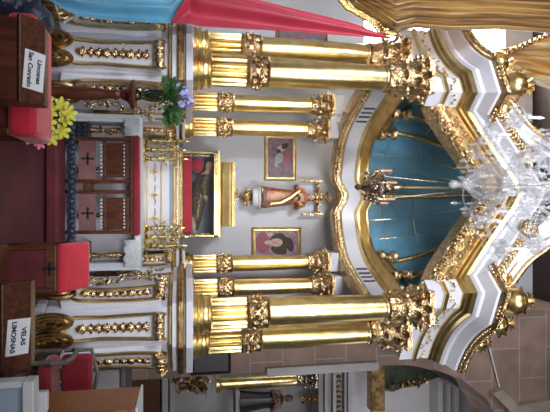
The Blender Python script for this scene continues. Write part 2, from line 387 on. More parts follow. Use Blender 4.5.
# ================================================================== PEDESTALS
def console(t, p, q, z0, z1, bul=.12, scale=1.0):
    """scroll console on the plan edge p->q of a pedestal"""
    p = Vector((p[0], p[1], 0)); q = Vector((q[0], q[1], 0)); d = (q-p); W = d.length; d.normalize(); n = Vector((d.y, -d.x, 0)); mid = (p+q)/2
    w = W*.80; H = z1-z0
    def dep(t_):  # outward offset against height
        return .03 + bul*(max(0, 1-t_*2.2))**1.5 + .05*max(0, t_*2.4-1.4)**2
    def P(s_, t_, e=0): return mid + d*s_ + n*(dep(t_)+e) + Vector((0, 0, z0+H*t_))
    mb = MB(); K = 14
    vs = []; fs = []
    for i in range(K+1):
        t_ = .18+.76*i/K
        wi = w*.5*(.78+.22*abs(t_-.5)*2)
        for s_, e in ((-wi, None), (-wi, 0), (wi, 0), (wi, None)):
            vs.append(P(s_, t_, 0) if e is not None else mid + d*s_ - n*.05 + Vector((0, 0, z0+H*t_)))
    for i in range(K):
        for k in range(3): fs.append((i*4+k, i*4+k+1, (i+1)*4+k+1, (i+1)*4+k))
    mb.add(vs, fs); cb = mb.build('console', WHITE, t)
    rim = MB(); pts = []
    hw = w*.44
    for i in range(15): t_ = .30+.62*i/14; pts.append(P(-hw*(.80+.2*abs(t_-.5)*2), t_, .012))
    top = list(pts); other = [P(hw*(.80+.2*abs((.30+.62*i/14)-.5)*2), .30+.62*i/14, .012) for i in range(15)]
    arc = [P(-hw*.8*math.cos(a), .30-.09*math.sin(a), .012) for a in [PI*k/10 for k in range(1, 10)]]
    loop = list(reversed(pts)) + arc + other
    rim.tube(loop, .021*scale, 7)
    rim.build('gilt_rim', GOLD, cb)
    g = MB(); rd = random.Random(3)
    for i in range(9):
        t_ = .34+.052*i*1.15; r = (.046, .032, .040)[i % 3]*scale
        g.ell(P(0, t_, .02), (r*1.0, r*.6, r*1.3), None, 8, 5)
        for sgn in (-1, 1):
            g.leaf(P(0, t_, .015), Vector((0, 0, .6))+d*sgn*.8, n, .045*scale, .075*scale, .3)
    g.build('garland', GOLDC, cb)
    # top roll
    v = MB(); c = P(0, .93, .035*scale); R = .075*scale
    Mx = Matrix((( d.x, n.x, 0, 0), (d.y, n.y, 0, 0), (0, 0, 1, 0), (0, 0, 0, 1)))
    def roll(mb, c, R, hw):
        for sg in (-1, 1):
            mb.spiral(c + d*hw*sg, R, 1.9, R*.24, n, (0, 0, 1), 26, 1)
        A = [(c - d*hw + n*R*.75*math.cos(a) + Vector((0, 0, R*.75*math.sin(a)))) for a in [2*PI*i/16 for i in range(16)]]
        B = [(a + d*hw*2) for a in A]
        mb.add(A+B, [(i, (i+1) % 16, 16+(i+1) % 16, 16+i) for i in range(16)] + [tuple(range(16)), tuple(reversed(range(16, 32)))])
    roll(v, c, R, w*.42)
    for k in (-.5, 0, .5): v.ell(c + d*w*.4*k + n*R*.6, (R*.35, R*.35, R*.8), None, 8, 6)
    v.build('top_volute', GOLDC, cb)
    for sg in (-1, 1):
        vb = MB(); c2 = P(0, .14, .02) + d*w*.30*sg
        # coiled foot scroll facing outward
        hh = H*.145; ww = w*.23
        for k, f in enumerate((1, .66, .34)):
            loop = [c2 + d*ww*f*math.cos(a) + Vector((0, 0, hh*f*math.sin(a))) + n*(.03+.035*k) for a in [2*PI*i/20 for i in range(20)]]
            vb.tube(loop, .022*scale*(1.3-.2*k), 7, closed=True)
        vb.ell(c2 + n*.02, (ww*.98, .06, hh*.98), Matrix(((d.x, n.x, 0, 0), (d.y, n.y, 0, 0), (0, 0, 1, 0), (0, 0, 0, 1))), 16, 8)
        vb.build('foot_volute', GOLDD, cb)
def offset_poly(poly, o):
    N = len(poly); r = []
    for i in range(N):
        a = Vector(poly[i-1]); b = Vector(poly[i]); c = Vector(poly[(i+1) % N])
        n1 = (b-a).normalized(); n1 = Vector((n1.y, -n1.x)); n2 = (c-b).normalized(); n2 = Vector((n2.y, -n2.x))
        n = (n1+n2).normalized(); k = 1/max(.5, n.dot(n1)); r.append((b.x+n.x*o*k, b.y+n.y*o*k))
    return r
def front_pedestal(label):
    poly = [(1.08, 6.95), (1.14, 6.14), (1.31, 5.80), (1.72, 5.78), (2.08, 6.14), (2.18, 6.95)]
    t = thing('altar_pedestal', label, 'pedestal', (1.6, 6.35, 0), None)
    MB().prism(offset_poly(poly, .05), 0, .10).prism(offset_poly(poly, -.02), .10, 1.42).build('body', WHITE, t, smooth=False, bevel=.015)
    console(t, poly[1], poly[2], .0, 1.42)
    console(t, poly[2], poly[3], .0, 1.42)
    console(t, poly[3], poly[4], .0, 1.42)
    # gilded leaf swags on the faces looking sideways
    for (a, b) in ((poly[0], poly[1]), (poly[4], poly[5])):
        g = MB()
        for i in range(16):
            f = i/15; z = .38+.95*f
            x = a[0]+(b[0]-a[0])*(.5+.25*math.sin(f*7)); y = a[1]+(b[1]-a[1])*(.5+.2*math.sin(f*7))
            g.foliage([(x+(.02 if a is poly[4] else -.02), y, z)], .035, 4, .04, seed=i)
        g.build('side_ornament', GOLDC, t)
    MB().prism(offset_poly(poly, .03), 1.42, 1.455).build('gilt_fillet', GOLD, t, smooth=False, bevel=.01)
    MB().prism(offset_poly(poly, .07), 1.455, 1.515).prism(offset_poly(poly, .05), 1.585, 1.61).prism(offset_poly(poly, .10), 1.61, 1.69).build('cornice', WHITE, t, smooth=False, bevel=.008)
    MB().prism(offset_poly(poly, .11), 1.515, 1.585).build('cornice_band', GOLDD, t, smooth=False, bevel=.015)
def rear_pedestal(label):
    poly = [(.90, 8.4), (.90, 7.72), (1.10, 7.50), (1.50, 7.42), (1.68, 7.55), (1.72, 8.4)]
    t = thing('altar_pedestal', label, 'pedestal', (1.3, 7.9, 0), None)
    MB().prism(offset_poly(poly, -.02), 0, 1.42).build('body', WHITE, t, smooth=False, bevel=.015)
    console(t, poly[1], poly[2], .35, 1.45, .08, .9)
    console(t, poly[2], poly[3], .35, 1.45, .08, .9)
    g = MB(); rd = random.Random(5)
    for i in range(90):
        z = .25+1.1*rd.random(); f = rd.random()
        x = .88 + .35*f; y = 7.68 - .2*f
        g.foliage([(x, y-.03, z)], .03, 2, .035, seed=i)
    g.build('leaf_ornament', GREENG, t)
    MB().prism(offset_poly(poly, .03), 1.42, 1.47).build('gilt_fillet', GOLD, t, smooth=False, bevel=.01)
    MB().prism(offset_poly(poly, .06), 1.47, 1.52).prism(offset_poly(poly, .05), 1.56, 1.60).build('cornice', WHITE, t, smooth=False, bevel=.006)
    MB().prism(offset_poly(poly, .09), 1.52, 1.56).build('cornice_band', GOLDD, t, smooth=False, bevel=.01)
for sx, side, nb in ((-1, 'left', 'blue and red hanging cloth'), (1, 'right', 'stone pier')):
    MB.mir = sx
    front_pedestal('large white scroll pedestal with gilt garlands, under the big %s gilded columns' % side)
    rear_pedestal('smaller white and gilt pedestal under the thin %s rear columns' % side)
    column(1.457, 6.02, 1.69, 4.68, .170, 'thick gilded column, front one of the %s pair, nearer the altar' % side, 'thick gilded front columns')
    column(1.93, 6.64, 1.69, 4.68, .165, 'thick gilded column at the outer %s, beside the %s' % (side, nb), 'thick gilded front columns')
    column(1.44, 7.78, 1.60, 3.94, .128, 'slim gilded rear column on the %s, closest to the thick columns' % side, 'slim gilded rear columns', (.06, .21, .32, .84))
    column(1.09, 8.02, 1.60, 3.94, .128, 'slim gilded rear column on the %s, next to the wall painting' % side, 'slim gilded rear columns', (.06, .21, .32, .84))
MB.mir = 1

# ================================================================== CURVED REAR ENTABLATURE
half = [(1.72, 6.50), (1.60, 6.62), (1.50, 6.88), (1.40, 7.15), (1.27, 7.50), (1.10, 7.85), (.88, 8.09), (.60, 8.22), (.35, 8.29), (.22, 8.30)]
def bump(x):
    ax = abs(x)
    return 0 if ax > .32 else .13*(.5+.5*math.cos(PI*ax/.32))
cv = [(-x, y) for x, y in half] + [(-.11, 8.3), (0, 8.3), (.11, 8.3)] + [(x, y) for x, y in reversed(half)]
def dens(pts, n=3):
    r = []
    for a, b in zip(pts[:-1], pts[1:]):
        for i in range(n): r.append((a[0]+(b[0]-a[0])*i/n, a[1]+(b[1]-a[1])*i/n))
    return r + [pts[-1]]
def smoothpts(p, it=2):
    p = list(p)
    for _ in range(it):
        p = [p[0]] + [((p[i-1][0]+2*p[i][0]+p[i+1][0])/4, (p[i-1][1]+2*p[i][1]+p[i+1][1])/4) for i in range(1, len(p)-1)] + [p[-1]]
    return p
cv = smoothpts(dens(cv, 3), 4)
path = [(x, y, bump(x)) for x, y in cv]
ent = thing('curved_entablature', 'curved white and gilt entablature around the niche, below the blue dome', 'entablature', (0, 8.3, 4.1))
# travel left->right at the back with outward = towards camera
MB().sweep([(-.12, 4.08), (.06, 4.08), (.10, 4.13), (.05, 4.16), (.09, 4.21), (.05, 4.25), (-.12, 4.25)], path).build('carved_band', GOLDC, ent)
bd = MB()
acc = 0
for i in range(len(path)-1):
    a = Vector(path[i]); b = Vector(path[i+1]); d = (b-a).normalized(); n = Vector((d.y, -d.x, 0)).normalized(); m = (a+b)/2
    for k in (0, .5):
        p = a.lerp(b, k) + n*.095
        bd.ell(p + Vector((0, 0, 4.17)), (.028, .028, .040), None, 6, 4)
        bd.ell(p + Vector((0, 0, 4.11)) + n*.01, (.02, .02, .02), None, 6, 4)
bd.build('bead_row', GOLDC, ent)
MB().sweep([(-.12, 4.25), (.045, 4.25), (.045, 4.47), (-.12, 4.47)], path).build('frieze', WHITE, ent)
MB().sweep([(-.12, 4.47), (.06, 4.47), (.12, 4.50), (.12, 4.535), (.18, 4.56), (.24, 4.61), (.24, 4.64), (-.12, 4.64)], [(x, y, b*.9) for x, y, b in path]).build('cornice', GOLD, ent)
for sg in (-1, 1):
    for grp in range(3):
        tb = MB()
        for j in range(2 if grp != 1 else 3):
            # bars lie across the frieze on each flank
            yy = 7.18 + grp*.17 + j*.05
            k = min(range(len(path)), key=lambda i: abs(path[i][1]-yy) + (0 if path[i][0]*sg > 0 else 9))
            a = Vector(path[k]); b = Vector(path[min(k+1, len(path)-1)]); d = (b-a).normalized(); n = Vector((d.y, -d.x, 0)).normalized()
            p = a + d*0 + n*.048
            M = T(Vector((p.x, yy, 0))) @ Matrix(((d.x, n.x, 0, 0), (d.y, n.y, 0, 0), (0, 0, 1, 0), (0, 0, 0, 1)))
            tb.box(-.012, .012, -.03, .008, 4.27, 4.45, M)
        tb.build('frieze_bars', TRIG, ent, smooth=False)
for sx in (-1, 1):
    for (x, y) in ((1.44, 7.78), (1.09, 8.02)):
        MB().box(sx*x-.15, sx*x+.15, y-.15, y+.6, 3.942, 4.08).build('impost_block', WHITE, ent, smooth=False, bevel=.01)

# ================================================================== DOME
AP = Vector((0, 6.45)); Z0, HD = 4.64, 1.60
def domept(k, f):  # k index float along cv, f 0..1 elevation
    i = min(int(k), len(cv)-2); t = k-i
    c = Vector(cv[i]).lerp(Vector(cv[i+1]), t)
    c = AP + (c-AP)*.98
    ph = f*PI/2
    xy = AP + (c-AP)*math.cos(ph)
    return Vector((xy.x, xy.y, Z0 + HD*math.sin(ph)))
N = len(cv)-1
dome = thing('half_dome', 'blue half dome with gilded ribs above the curved entablature', 'dome', (0, 6.45, 4.64))
MB().grid(lambda u, v: domept(u*N, v), 60, 20).build('dome_shell', BLUE, dome, solid=.03)
def kfor(x, sgn=None, ymin=None):
    best = min(range(N*10), key=lambda i: abs(domept(i/10, 0).x - x) + (0 if domept(i/10, 0).y > 6.6 else 9)); return best/10
for kx in (-1.30, -1.08, 0.0, 1.12, 1.33):
    k = kfor(kx); pts = [domept(k, f) for f in [i/24*.97 for i in range(25)]]
    inner = [p + (Vector((AP.x, AP.y, Z0+.2))-p).normalized()*.035 for p in pts]
    r = MB().tube(inner, .046, 8)
    rb = r.build('rib', GOLD, dome)
    e = MB()
    for i, p in enumerate([domept(k, i/70*.97) for i in range(71)]):
        q = p + (Vector((AP.x, AP.y, Z0+.2))-p).normalized()*.062
        e.ell(q, (.036, .036, .036), None, 6, 4)
        if i % 3 == 0: e.foliage([q], .02, 2, .02, seed=i)
    e.build('rib_carving', GOLDC, rb)
th = MB()
for kx in (-.72, -.42, .42, .75, 1.46, -1.42):
    k = kfor(kx); th.tube([domept(k, f) + (Vector((0, 6.6, 5))-domept(k, f)).normalized()*.025 for f in [i/16*.95 for i in range(17)]], .005, 5)
for f in (.13, .33):
    th.tube([domept(i/2, f) + (Vector((0, 6.6, 5))-domept(i/2, f)).normalized()*.022 for i in range(8, 2*N-8)], .003, 4)
th.build('painted_lines', GOLDP, dome)
for sx in (-1, 1):   # twin rib brackets standing on the cornice
    a = domept(kfor(sx*1.33), .04); b = domept(kfor(sx*1.10), .04)
    for name_i, p in enumerate((a, b)):
        q = Vector((p.x-.10*sx, p.y-.16, 4.66))
        MB().lathe([(.13, 0), (.13, .04), (.09, .06), (.11, .09), (.075, .13), (.07, .18), (.10, .21), (.11, .23), (.11, .27), (.05, .29)], q, 14).foliage([q+Vector((0, 0, .16))], .03, 8, .06, seed=3).build('rib_bracket', GOLDC, dome)
    MB().tube([Vector((a.x-.12*sx, a.y-.18, 4.70)), Vector((b.x-.08*sx, b.y-.18, 4.70))], .075, 12).build('rib_sill', GOLDD, dome)

# ================================================================== FRONT CANOPY
def arcpts(p0, p1, sag, n=10):
    r = []; p0 = Vector(p0); p1 = Vector(p1); d = p1-p0; nn = Vector((-d.y, d.x)).normalized()
    for i in range(n+1):
        t = i/n; q = p0+d*t+nn*sag*4*t*(1-t); r.append((q.x, q.y, 0))
    return r
LW = arcpts((-2.42, 6.88), (-1.50, 6.02), .10, 8) + [(-1.30, 5.93, 0), (-1.14, 6.10, .0), (-1.06, 6.11, .04), (-.97, 6.11, .10), (-.83, 6.11, .20), (-.68, 6.11, .31), (-.52, 6.11, .43), (-.36, 6.11, .56), (-.18, 6.11, .70), (0, 6.11, .80)]
fullp = LW + [(-x, y, z) for x, y, z in reversed(LW[:-1])]
wing = [p for p in LW if p[0] <= -.5]
wr = [(-x, y, z) for x, y, z in reversed(wing)]
can = thing('canopy_front', 'white and gilt zigzag canopy front over the thick columns, behind the crystal chandelier', 'canopy', (0, 6.1, 4.68))
cenp = [p for p in fullp if abs(p[0]) <= 1.15]; wl = [p for p in fullp if p[0] <= -1.13]; wrr = [p for p in fullp if p[0] >= 1.13]
for pth in (wl, wrr): MB().sweep([(-.25, 4.68), (.0, 4.68), (.0, 4.88), (-.25, 4.88)], pth).build('architrave', WHITE, can, angle=30)
MB().sweep([(-.25, 4.76), (-.02, 4.76), (.01, 4.80), (-.01, 4.88), (-.25, 4.88)], cenp).build('carved_arch', GOLDC, can, angle=30)
MB().sweep([(-.25, 4.88), (.035, 4.88), (.035, 4.93), (-.25, 4.93)], fullp).build('gilt_fillet', GOLD, can, angle=30)
for pth in (wl, wrr): MB().sweep([(-.25, 4.93), (.0, 4.93), (.0, 5.13), (-.25, 5.13)], pth).build('frieze', WHITE, can, angle=30)
MB().sweep([(-.25, 4.93), (.0, 4.93), (.0, 5.13), (-.25, 5.13)], cenp).build('arch_moulding', GOLDD, can, angle=30)
MB().sweep([(-.25, 5.13), (.02, 5.13), (.05, 5.15), (.05, 5.18), (.09, 5.21), (.11, 5.26), (-.25, 5.26)], fullp).build('gilt_moulding', GOLD, can, angle=30)
MB().sweep([(-.25, 5.26), (.12, 5.26), (.15, 5.29), (.15, 5.34), (.27, 5.42), (.27, 5.46), (-.25, 5.46)], fullp).build('white_moulding', WHITE, can, angle=30)
for pth in (wing, wr):
    MB().sweep([(-.2, 5.46), (.27, 5.46), (.33, 5.50), (.34, 5.54), (.28, 5.58), (-.2, 5.58)], pth).build('gilt_bead_cornice', GOLDC, can, angle=30)
def along(path, n, off, z):
    L = [0]; P = [Vector(p) for p in path]
    for a, b in zip(P[:-1], P[1:]): L.append(L[-1]+(b-a).length)
    out = []
    for i in range(n):
        s = L[-1]*(i+.5)/n; k = max(j for j in range(len(L)-1) if L[j] <= s)
        t = (s-L[k])/max(1e-9, L[k+1]-L[k]); d = P[k+1]-P[k]; nn = Vector((d.y, -d.x, 0)).normalized()
        out.append((P[k].lerp(P[k+1], t) + nn*off + Vector((0, 0, z)), nn))
    return out
for pth in (wing, wr):
    bb = MB()
    for p, n in along(pth, 46, .335, 5.53): bb.ell(p, .028, None, 7, 5)
    for p, n in along(pth, 46, .30, 5.485): bb.ell(p, .018, None, 6, 4)
    bb.build('bead_row', GOLDC, can)
fo = MB()
for i, (p, n) in enumerate(along(fullp, 100, .015, 5.015)):
    fo.foliage([p + Vector((0, 0, .045*math.sin(i*1.3)))], .022, 3, .02, seed=i)
fo.build('frieze_foliage', GOLDC, can)
sf = MB()
cen = [p for p in fullp if abs(p[0]) <= 1.16]
for i, (p, n) in enumerate(along(cen, 34, .02, 4.82)):
    sf.foliage([p], .035, 7, .05, seed=40+i)
    if i % 3 == 0: sf.spiral(p + Vector((0, -.05, .03)), .07, 1.6, .018, (1 if p.x < 0 else -1, 0, 0), (0, 0, 1), 18)
sf.build('arch_foliage', GOLDC, can)
for sx in (-1, 1):
    MB().spiral((sx*.48, 5.80, 6.02), .12, 1.8, .05, (-sx, 0, 0), (0, 0, -1), 30).build('pediment_curl', GOLDC, can)
    # upper crown ribs: broad white bands rising from the corner to the crown
    A = [Vector((sx*1.42, 6.25, 5.58)), Vector((sx*1.30, 6.2, 5.85)), Vector((sx*.98, 6.15, 6.06)), Vector((sx*.80, 6.15, 6.30)), Vector((sx*.62, 6.15, 6.68)), Vector((sx*.35, 6.15, 6.95)), Vector((sx*.0, 6.15, 7.05))]
    def crv(t, A=A):
        k = t*(len(A)-1); i = min(int(k), len(A)-2); return A[i].lerp(A[i+1], k-i)
    pts = [crv(i/24) for i in range(25)]
    for _ in range(3): pts = [pts[0]] + [(pts[i-1]+2*pts[i]+pts[i+1])/4 for i in range(1, 24)] + [pts[-1]]
    m = MB(); vs = []; fs = []
    for p in pts:
        for dx, dy in ((0, -.10), (-.16*sx, -.10), (-.16*sx, .2), (0, .2)): vs.append(p + Vector((dx, dy, -.10 if dx else .04)))
    for i in range(24):
        for k in range(4): fs.append((i*4+k, i*4+(k+1) % 4, (i+1)*4+(k+1) % 4, (i+1)*4+k))
    m.add(vs, fs); m.build('crown_rib', WHITE, can)
    MB().tube([p + Vector((0, -.12, .05)) for p in pts], .035, 8).build('crown_rib_edge', GOLDC, can)
    MB().tube([p + Vector((-.10*sx, -.105, -.03)) for p in pts[4:20]], .010, 6).build('crown_rib_line', GOLDP, can)
# finials on the cornice
def finial(x, y, z, s, label, lean=0):
    t = thing('gilded_finial', label, 'finial', (x, y, z), 'gilded pine and leaf finials on the cornice')
    MB().lathe([(.10*s, 0), (.10*s, .03*s), (.05*s, .06*s), (.07*s, .10*s), (.12*s, .15*s)], (x, y, z), 14).build('foot', GOLDD, t)
    b = MB().lathe([(.08*s, .13*s), (.16*s, .20*s), (.19*s, .29*s), (.17*s, .38*s), (.10*s, .45*s), (.03*s, .50*s)], (x, y, z), 18)
    b.build('bowl', GOLD, t)
    l = MB()
    for i in range(7):
        a = 2*PI*i/7; d = Vector((math.cos(a), math.sin(a), 0)); l.leaf(Vector((x, y, z+.08*s)) + d*.07*s, (0, 0, 1), d, .13*s, .34*s, .5)
        l.leaf(Vector((x, y, z+.42*s)) + d*.02*s, (0, 0, 1), d, .07*s, .16*s, .7)
    l.build('leaves', GOLDC, t)
for sx, side in ((-1, 'left'), (1, 'right')):
    finial(sx*1.42, 5.92, 5.58, .95, 'round gilded finial on the %s front corner of the canopy' % side)
    finial(sx*1.80, 6.28, 5.58, .9, 'round gilded finial on the %s wing of the canopy, second from the corner' % side)
    finial(sx*1.16, 6.22, 5.62, .85, 'small gilded finial in the %s inner notch of the canopy' % side)
finial(2.15, 6.62, 5.58, .7, 'smallest gilded finial at the outer right end of the canopy')

# ================================================================== RETABLE BASE, ALTAR, CASKET
rt = thing('retable_base', 'white altar back panel with gilt diamonds and beaded edge, below the glass casket', 'retable', (0, 8.2, 0))
MB().box(-.86, .86, 7.40, 7.96, 0, 1.0).box(-.86, .86, 7.95, 8.75, 0, 1.36).box(-.86, .86, 7.98, 8.75, 1.36, 1.50).build('body', WHITE, rt, smooth=False, bevel=.01)
MB().box(-.84, .84, 7.955, 7.985, 1.27, 1.42).build('grey_strip', GREYB, rt, smooth=False)
g = MB()
for z in (1.03, 1.24): g.box(-.86, .86, 7.93, 7.955, z-.012, z+.012)
g.box(-.86, .86, 7.93, 7.96, 1.425, 1.45)
g.build('gilt_lines', GOLD, rt, smooth=False, bevel=.004)
b = MB()
for i in range(56):
    x = -.85+1.7*i/55; b.ell((x, 7.955, 1.475), .016, None, 6, 4)
b.build('bead_row', GOLDP, rt)
for i in range(5):
    x = -.72+.36*i
    d = MB().prism([(0, .07), (.045, 0), (0, -.07), (-.045, 0)], 0, .03, T((x, 7.955, 1.135)) @ RX(PI/2))
    d.ell((x, 7.93, 1.135), (.02, .02, .03), None, 8, 5)
    for sg in (-1, 1): d.tube([(x+.05*sg, 7.945, 1.135), (x+.10*sg, 7.945, 1.15), (x+.15*sg, 7.945, 1.135)], .010, 6)
    d.build('diamond_ornament', GOLD, rt)

al = thing('altar_table', 'white altar table standing behind the red-topped kneeler', 'altar', (0, 7.1, 0))
MB().box(-1.02, 1.0, 6.92, 7.36, .93, 1.0).build('table_top', WHITE, al, smooth=False, bevel=.01)
MB().box(-.94, .92, 7.2, 7.34, 0, .93).build('front_panel', WHITE, al, smooth=False)
MB().box(-1.01, -.95, 6.94, 7.34, 0, .93).build('side_board', WHITE, al, smooth=False, bevel=.008)
MB().box(.93, .99, 6.94, 7.34, 0, .93).build('side_board', WHITE, al, smooth=False, bevel=.008)
for x in (-.86, -.30, .30, .84):
    l = MB().lathe([(.05, 0), (.05, .05), (.03, .08), (.04, .2), (.022, .35), (.045, .5), (.022, .6), (.04, .7), (.055, .75)], (x, 7.1, .17), 12)
    l.foliage([(x, 7.07, .35+.12*i) for i in range(5)], .028, 5, .04, seed=int(x*10)+30)
    l.build('leg', GOLDC, al)
for x in (-.80, .78):
    m = MB().box(x-.13, x+.13, 6.95, 7.19, .0, .34)
    for i in range(4):
        for j in range(4): m.ell((x-.10+.066*i, 6.95, .06+.075*j), (.03, .02, .034), None, 8, 5)
    m.build('carved_foot_block', DBLUE, al)
cl = MB()
cl.grid(lambda u, v: Vector((-1.04+2.06*u, 6.90+.48*v, 1.005+.002*math.sin(u*40))), 40, 8)
cl.grid(lambda u, v: Vector((-1.04+2.06*u, 6.90+.004*math.sin(u*60), 1.005-.07*v)), 60, 2)
for xx in (-1.045, .965): cl.grid(lambda u, v: Vector((xx+.06*u, 6.89+.004*math.sin(v*14), 1.005-.99*v)), 4, 16)
tag(cl.build('altar_cloth', CLOTH, loc=(0, 7.45, 1.0), solid=.006), 'white cloth spread over the altar table top', 'cloth')
def doily(x0, x1, y0, y1, label):
    # lace hanging in folds over the front edge
    c = Vector(((x0+x1)/2, 6.9, 1.0))
    m = MB().grid(lambda u, v: Vector((x0+(x1-x0)*u, 6.885+.004*math.sin(u*12), 1.012-(.19+.03*abs(math.cos(u*9)))*v)), 40, 8)
    m.grid(lambda u, v: Vector((x0+(x1-x0)*u, 6.885+.35*v, 1.012)), 20, 4)
    tag(m.build('lace_runner', LACE, loc=c, solid=.004), label, 'lace')
doily(.62, .98, 0, 0, 'white lace runner hanging at the right end of the altar table')
doily(-1.0, -.76, 0, 0, 'white lace runner hanging at the left end of the altar table')

ck = thing('reliquary_casket', 'glass and gilt casket above the altar holding a reclining saint', 'casket', (0, 8.2, 1.5))
x0, x1, y0, y1, z0, z1 = -.69, .66, 7.98, 8.5, 1.5, 2.12
def rails(m, x0, x1, y0, y1, z, h, w):
    m.box(x0, x1, y0, y0+w, z, z+h); m.box(x0, x1, y1-w, y1, z, z+h); m.box(x0, x0+w, y0, y1, z, z+h); m.box(x1-w, x1, y0, y1, z, z+h)
MB().box(x0, x1, y0, y1, z0, z0+.05).build('floor_tray', GOLD, ck, smooth=False, bevel=.01)
m = MB(); rails(m, x0, x1, y0, y1, z0+.05, .02, .03)
for x in (x0, x1-.035):
    for y in (y0, y1-.035): m.box(x, x+.035, y, y+.035, z0+.05, z1-.05)
rails(m, x0-.01, x1+.01, y0-.01, y1+.01, z1-.07, .07, .045)
m.build('frame', GOLDP, ck, smooth=False, bevel=.008)
m = MB()
for i in range(52):
    x = x0+.01+(x1-x0-.02)*i/51; m.ell((x, y0-.005, z0+.03), .014, None, 6, 4); m.ell((x, y0-.015, z1-.035), .012, None, 6, 4)
m.build('bead_row', GOLDC, ck)
MB().box(x0+.035, x1-.035, y0+.012, y0+.016, z0+.07, z1-.07).build('front_pane', PANE, ck, smooth=False)
MB().box(x0+.012, x0+.016, y0+.04, y1-.04, z0+.07, z1-.07).build('side_pane', PANE, ck, smooth=False)
MB().box(x1-.016, x1-.012, y0+.04, y1-.04, z0+.07, z1-.07).build('side_pane', PANE, ck, smooth=False)
MB().box(x0+.035, x1-.035, y1-.03, y1-.012, z0+.05, z1-.07).build('back_panel', GREYB, ck, smooth=False)
m = MB().box(x0-.01, x1+.01, y0-.01, y1+.01, z1, z1+.03)
m.sweep([(0, z1+.03), (.16, z1+.03), (.14, z1+.06), (.09, z1+.10), (.05, z1+.20), (.08, z1+.23), (.08, z1+.26), (0, z1+.26)], [(-.54, 8.14), (.50, 8.14)])
m.sweep([(0, z1+.03), (.10, z1+.03), (.06, z1+.10), (.05, z1+.17), (.07, z1+.22), (0, z1+.26)], [(-.46, 8.40), (-.46, 8.14)])
m.box(-.50, .46, 8.13, 8.4, z1+.03, z1+.255)
m.build('lid', GOLD, ck, smooth=False, bevel=.004)
m = MB()
for i in range(30):
    x = -.52+1.0*i/29; m.ell((x, 8.06, z1+.26), (.018, .02, .026), None, 6, 4)
m.foliage([(-.03+.03*i, 8.06, z1+.30) for i in range(-2, 3)], .025, 5, .03, seed=9)
m.build('lid_cresting', GOLDC, ck)
tag(MB().box(-.62, .60, 8.06, 8.42, 1.552, 1.71).build('red_mattress', REDB, loc=(0, 8.24, 1.555), bevel=.03), 'bright red mattress inside the glass casket', 'mattress')
tag(MB().ell((-.50, 8.27, 1.80), (.13, .15, .10), None, 14, 8).build('red_pillow', REDB, loc=(-.47, 8.27, 1.77)), 'plump red pillow at the left end inside the glass casket', 'pillow')

def hand(m, p, d, side, s=1.0):
    """palm and five bent fingers; p wrist, d pointing direction, side = thumb side"""
    d = Vector(d).normalized(); side = Vector(side); side = (side-d*side.dot(d)).normalized(); nn = d.cross(side)
    m.ell(Vector(p)+d*.03*s, (.022*s, .022*s, .03*s), None, 8, 6)
    for i, l in enumerate((.038, .045, .042, .033)):
        q = Vector(p)+d*.05*s+side*(.018-.012*i)*s
        m.tube([q-d*.02*s, q+d*l*.5*s, q+d*l*s+nn*.012*s], [.0065*s, .006*s, .0045*s], 6)
    q = Vector(p)+d*.015*s+side*.018*s
    m.tube([q, q+side*.02*s+d*.012*s, q+side*.026*s+d*.034*s], [.008*s, .007*s, .005*s], 6)
def remesh(o, v):
    md = o.modifiers.new('rm', 'REMESH'); md.mode = 'VOXEL'; md.voxel_size = v; md.use_smooth_shade = True
    o.modifiers.move(len(o.modifiers)-1, 0)
# reclining figure
L = thing('reclining_saint_figure', 'figure in dark gold-embroidered robe lying in the glass casket, head on red pillow', 'statue', (0, 8.24, 1.66))
hp = Vector((-.44, 8.20, 1.90)); ax = Vector((.92, 0, -.39)).normalized()
m = MB().tube([(.42, 8.22, 1.70), (.2, 8.22, 1.72), (.02, 8.22, 1.745), (-.12, 8.22, 1.78), (-.26, 8.22, 1.83), (-.33, 8.22, 1.86), (-.38, 8.2, 1.885)], [.035, .055, .085, .085, .09, .045, .035], 12)
m.ell(hp, (.062, .062, .085), RY(-1.15), 14, 10)
m.ell(hp + Vector((.02, -.055, .01)), (.012, .018, .014), None, 6, 5)
m.tube([(.3, 8.18, 1.70), (.48, 8.17, 1.69), (.55, 8.16, 1.71)], [.035, .028, .022], 8); m.tube([(.3, 8.27, 1.70), (.48, 8.28, 1.69), (.55, 8.29, 1.71)], [.035, .028, .022], 8)
m.tube([(-.27, 8.14, 1.84), (-.12, 8.10, 1.80), (.0, 8.15, 1.83)], [.035, .028, .02], 8); hand(m, (.0, 8.15, 1.83), (.9, .3, .2), (0, -.3, 1), .9)
m.tube([(-.27, 8.31, 1.84), (-.12, 8.33, 1.82), (.0, 8.27, 1.84)], [.035, .028, .02], 8); hand(m, (.0, 8.27, 1.84), (.9, -.3, .2), (0, .3, 1), .9)
bo = m.build('body', SKIN, L); remesh(bo, .008)
m = MB().tube([(.50, 8.22, 1.70), (.35, 8.22, 1.715), (.2, 8.22, 1.735), (.02, 8.22, 1.755), (-.12, 8.22, 1.79), (-.26, 8.22, 1.84), (-.31, 8.22, 1.855)], [.05, .075, .085, .10, .102, .10, .055], 20)
m.tube([(-.27, 8.135, 1.845), (-.12, 8.10, 1.805), (-.02, 8.14, 1.825)], [.05, .045, .04], 10)
m.tube([(-.27, 8.315, 1.845), (-.12, 8.335, 1.825), (-.02, 8.28, 1.84)], [.05, .045, .04], 10)
rb = m.build('robe', ROBED, L)
m = MB()
for i in range(12): 
    x = -.1+.05*i; m.foliage([(x, 8.125, 1.755-.04*max(0, x))], .010, 3, .02, seed=i)
m.tube([(-.1, 8.12, 1.80), (.1, 8.125, 1.755), (.3, 8.14, 1.74), (.48, 8.17, 1.72)], .007, 6)
m.build('embroidery', GOLDC, rb)
MB().ell(hp + Vector((-.03, .02, .02)), (.075, .075, .085), RY(-1.15), 12, 8).build('hair', HAIR, L)
L.location.z += .03; L.scale = (1.12, 1, 1.30)


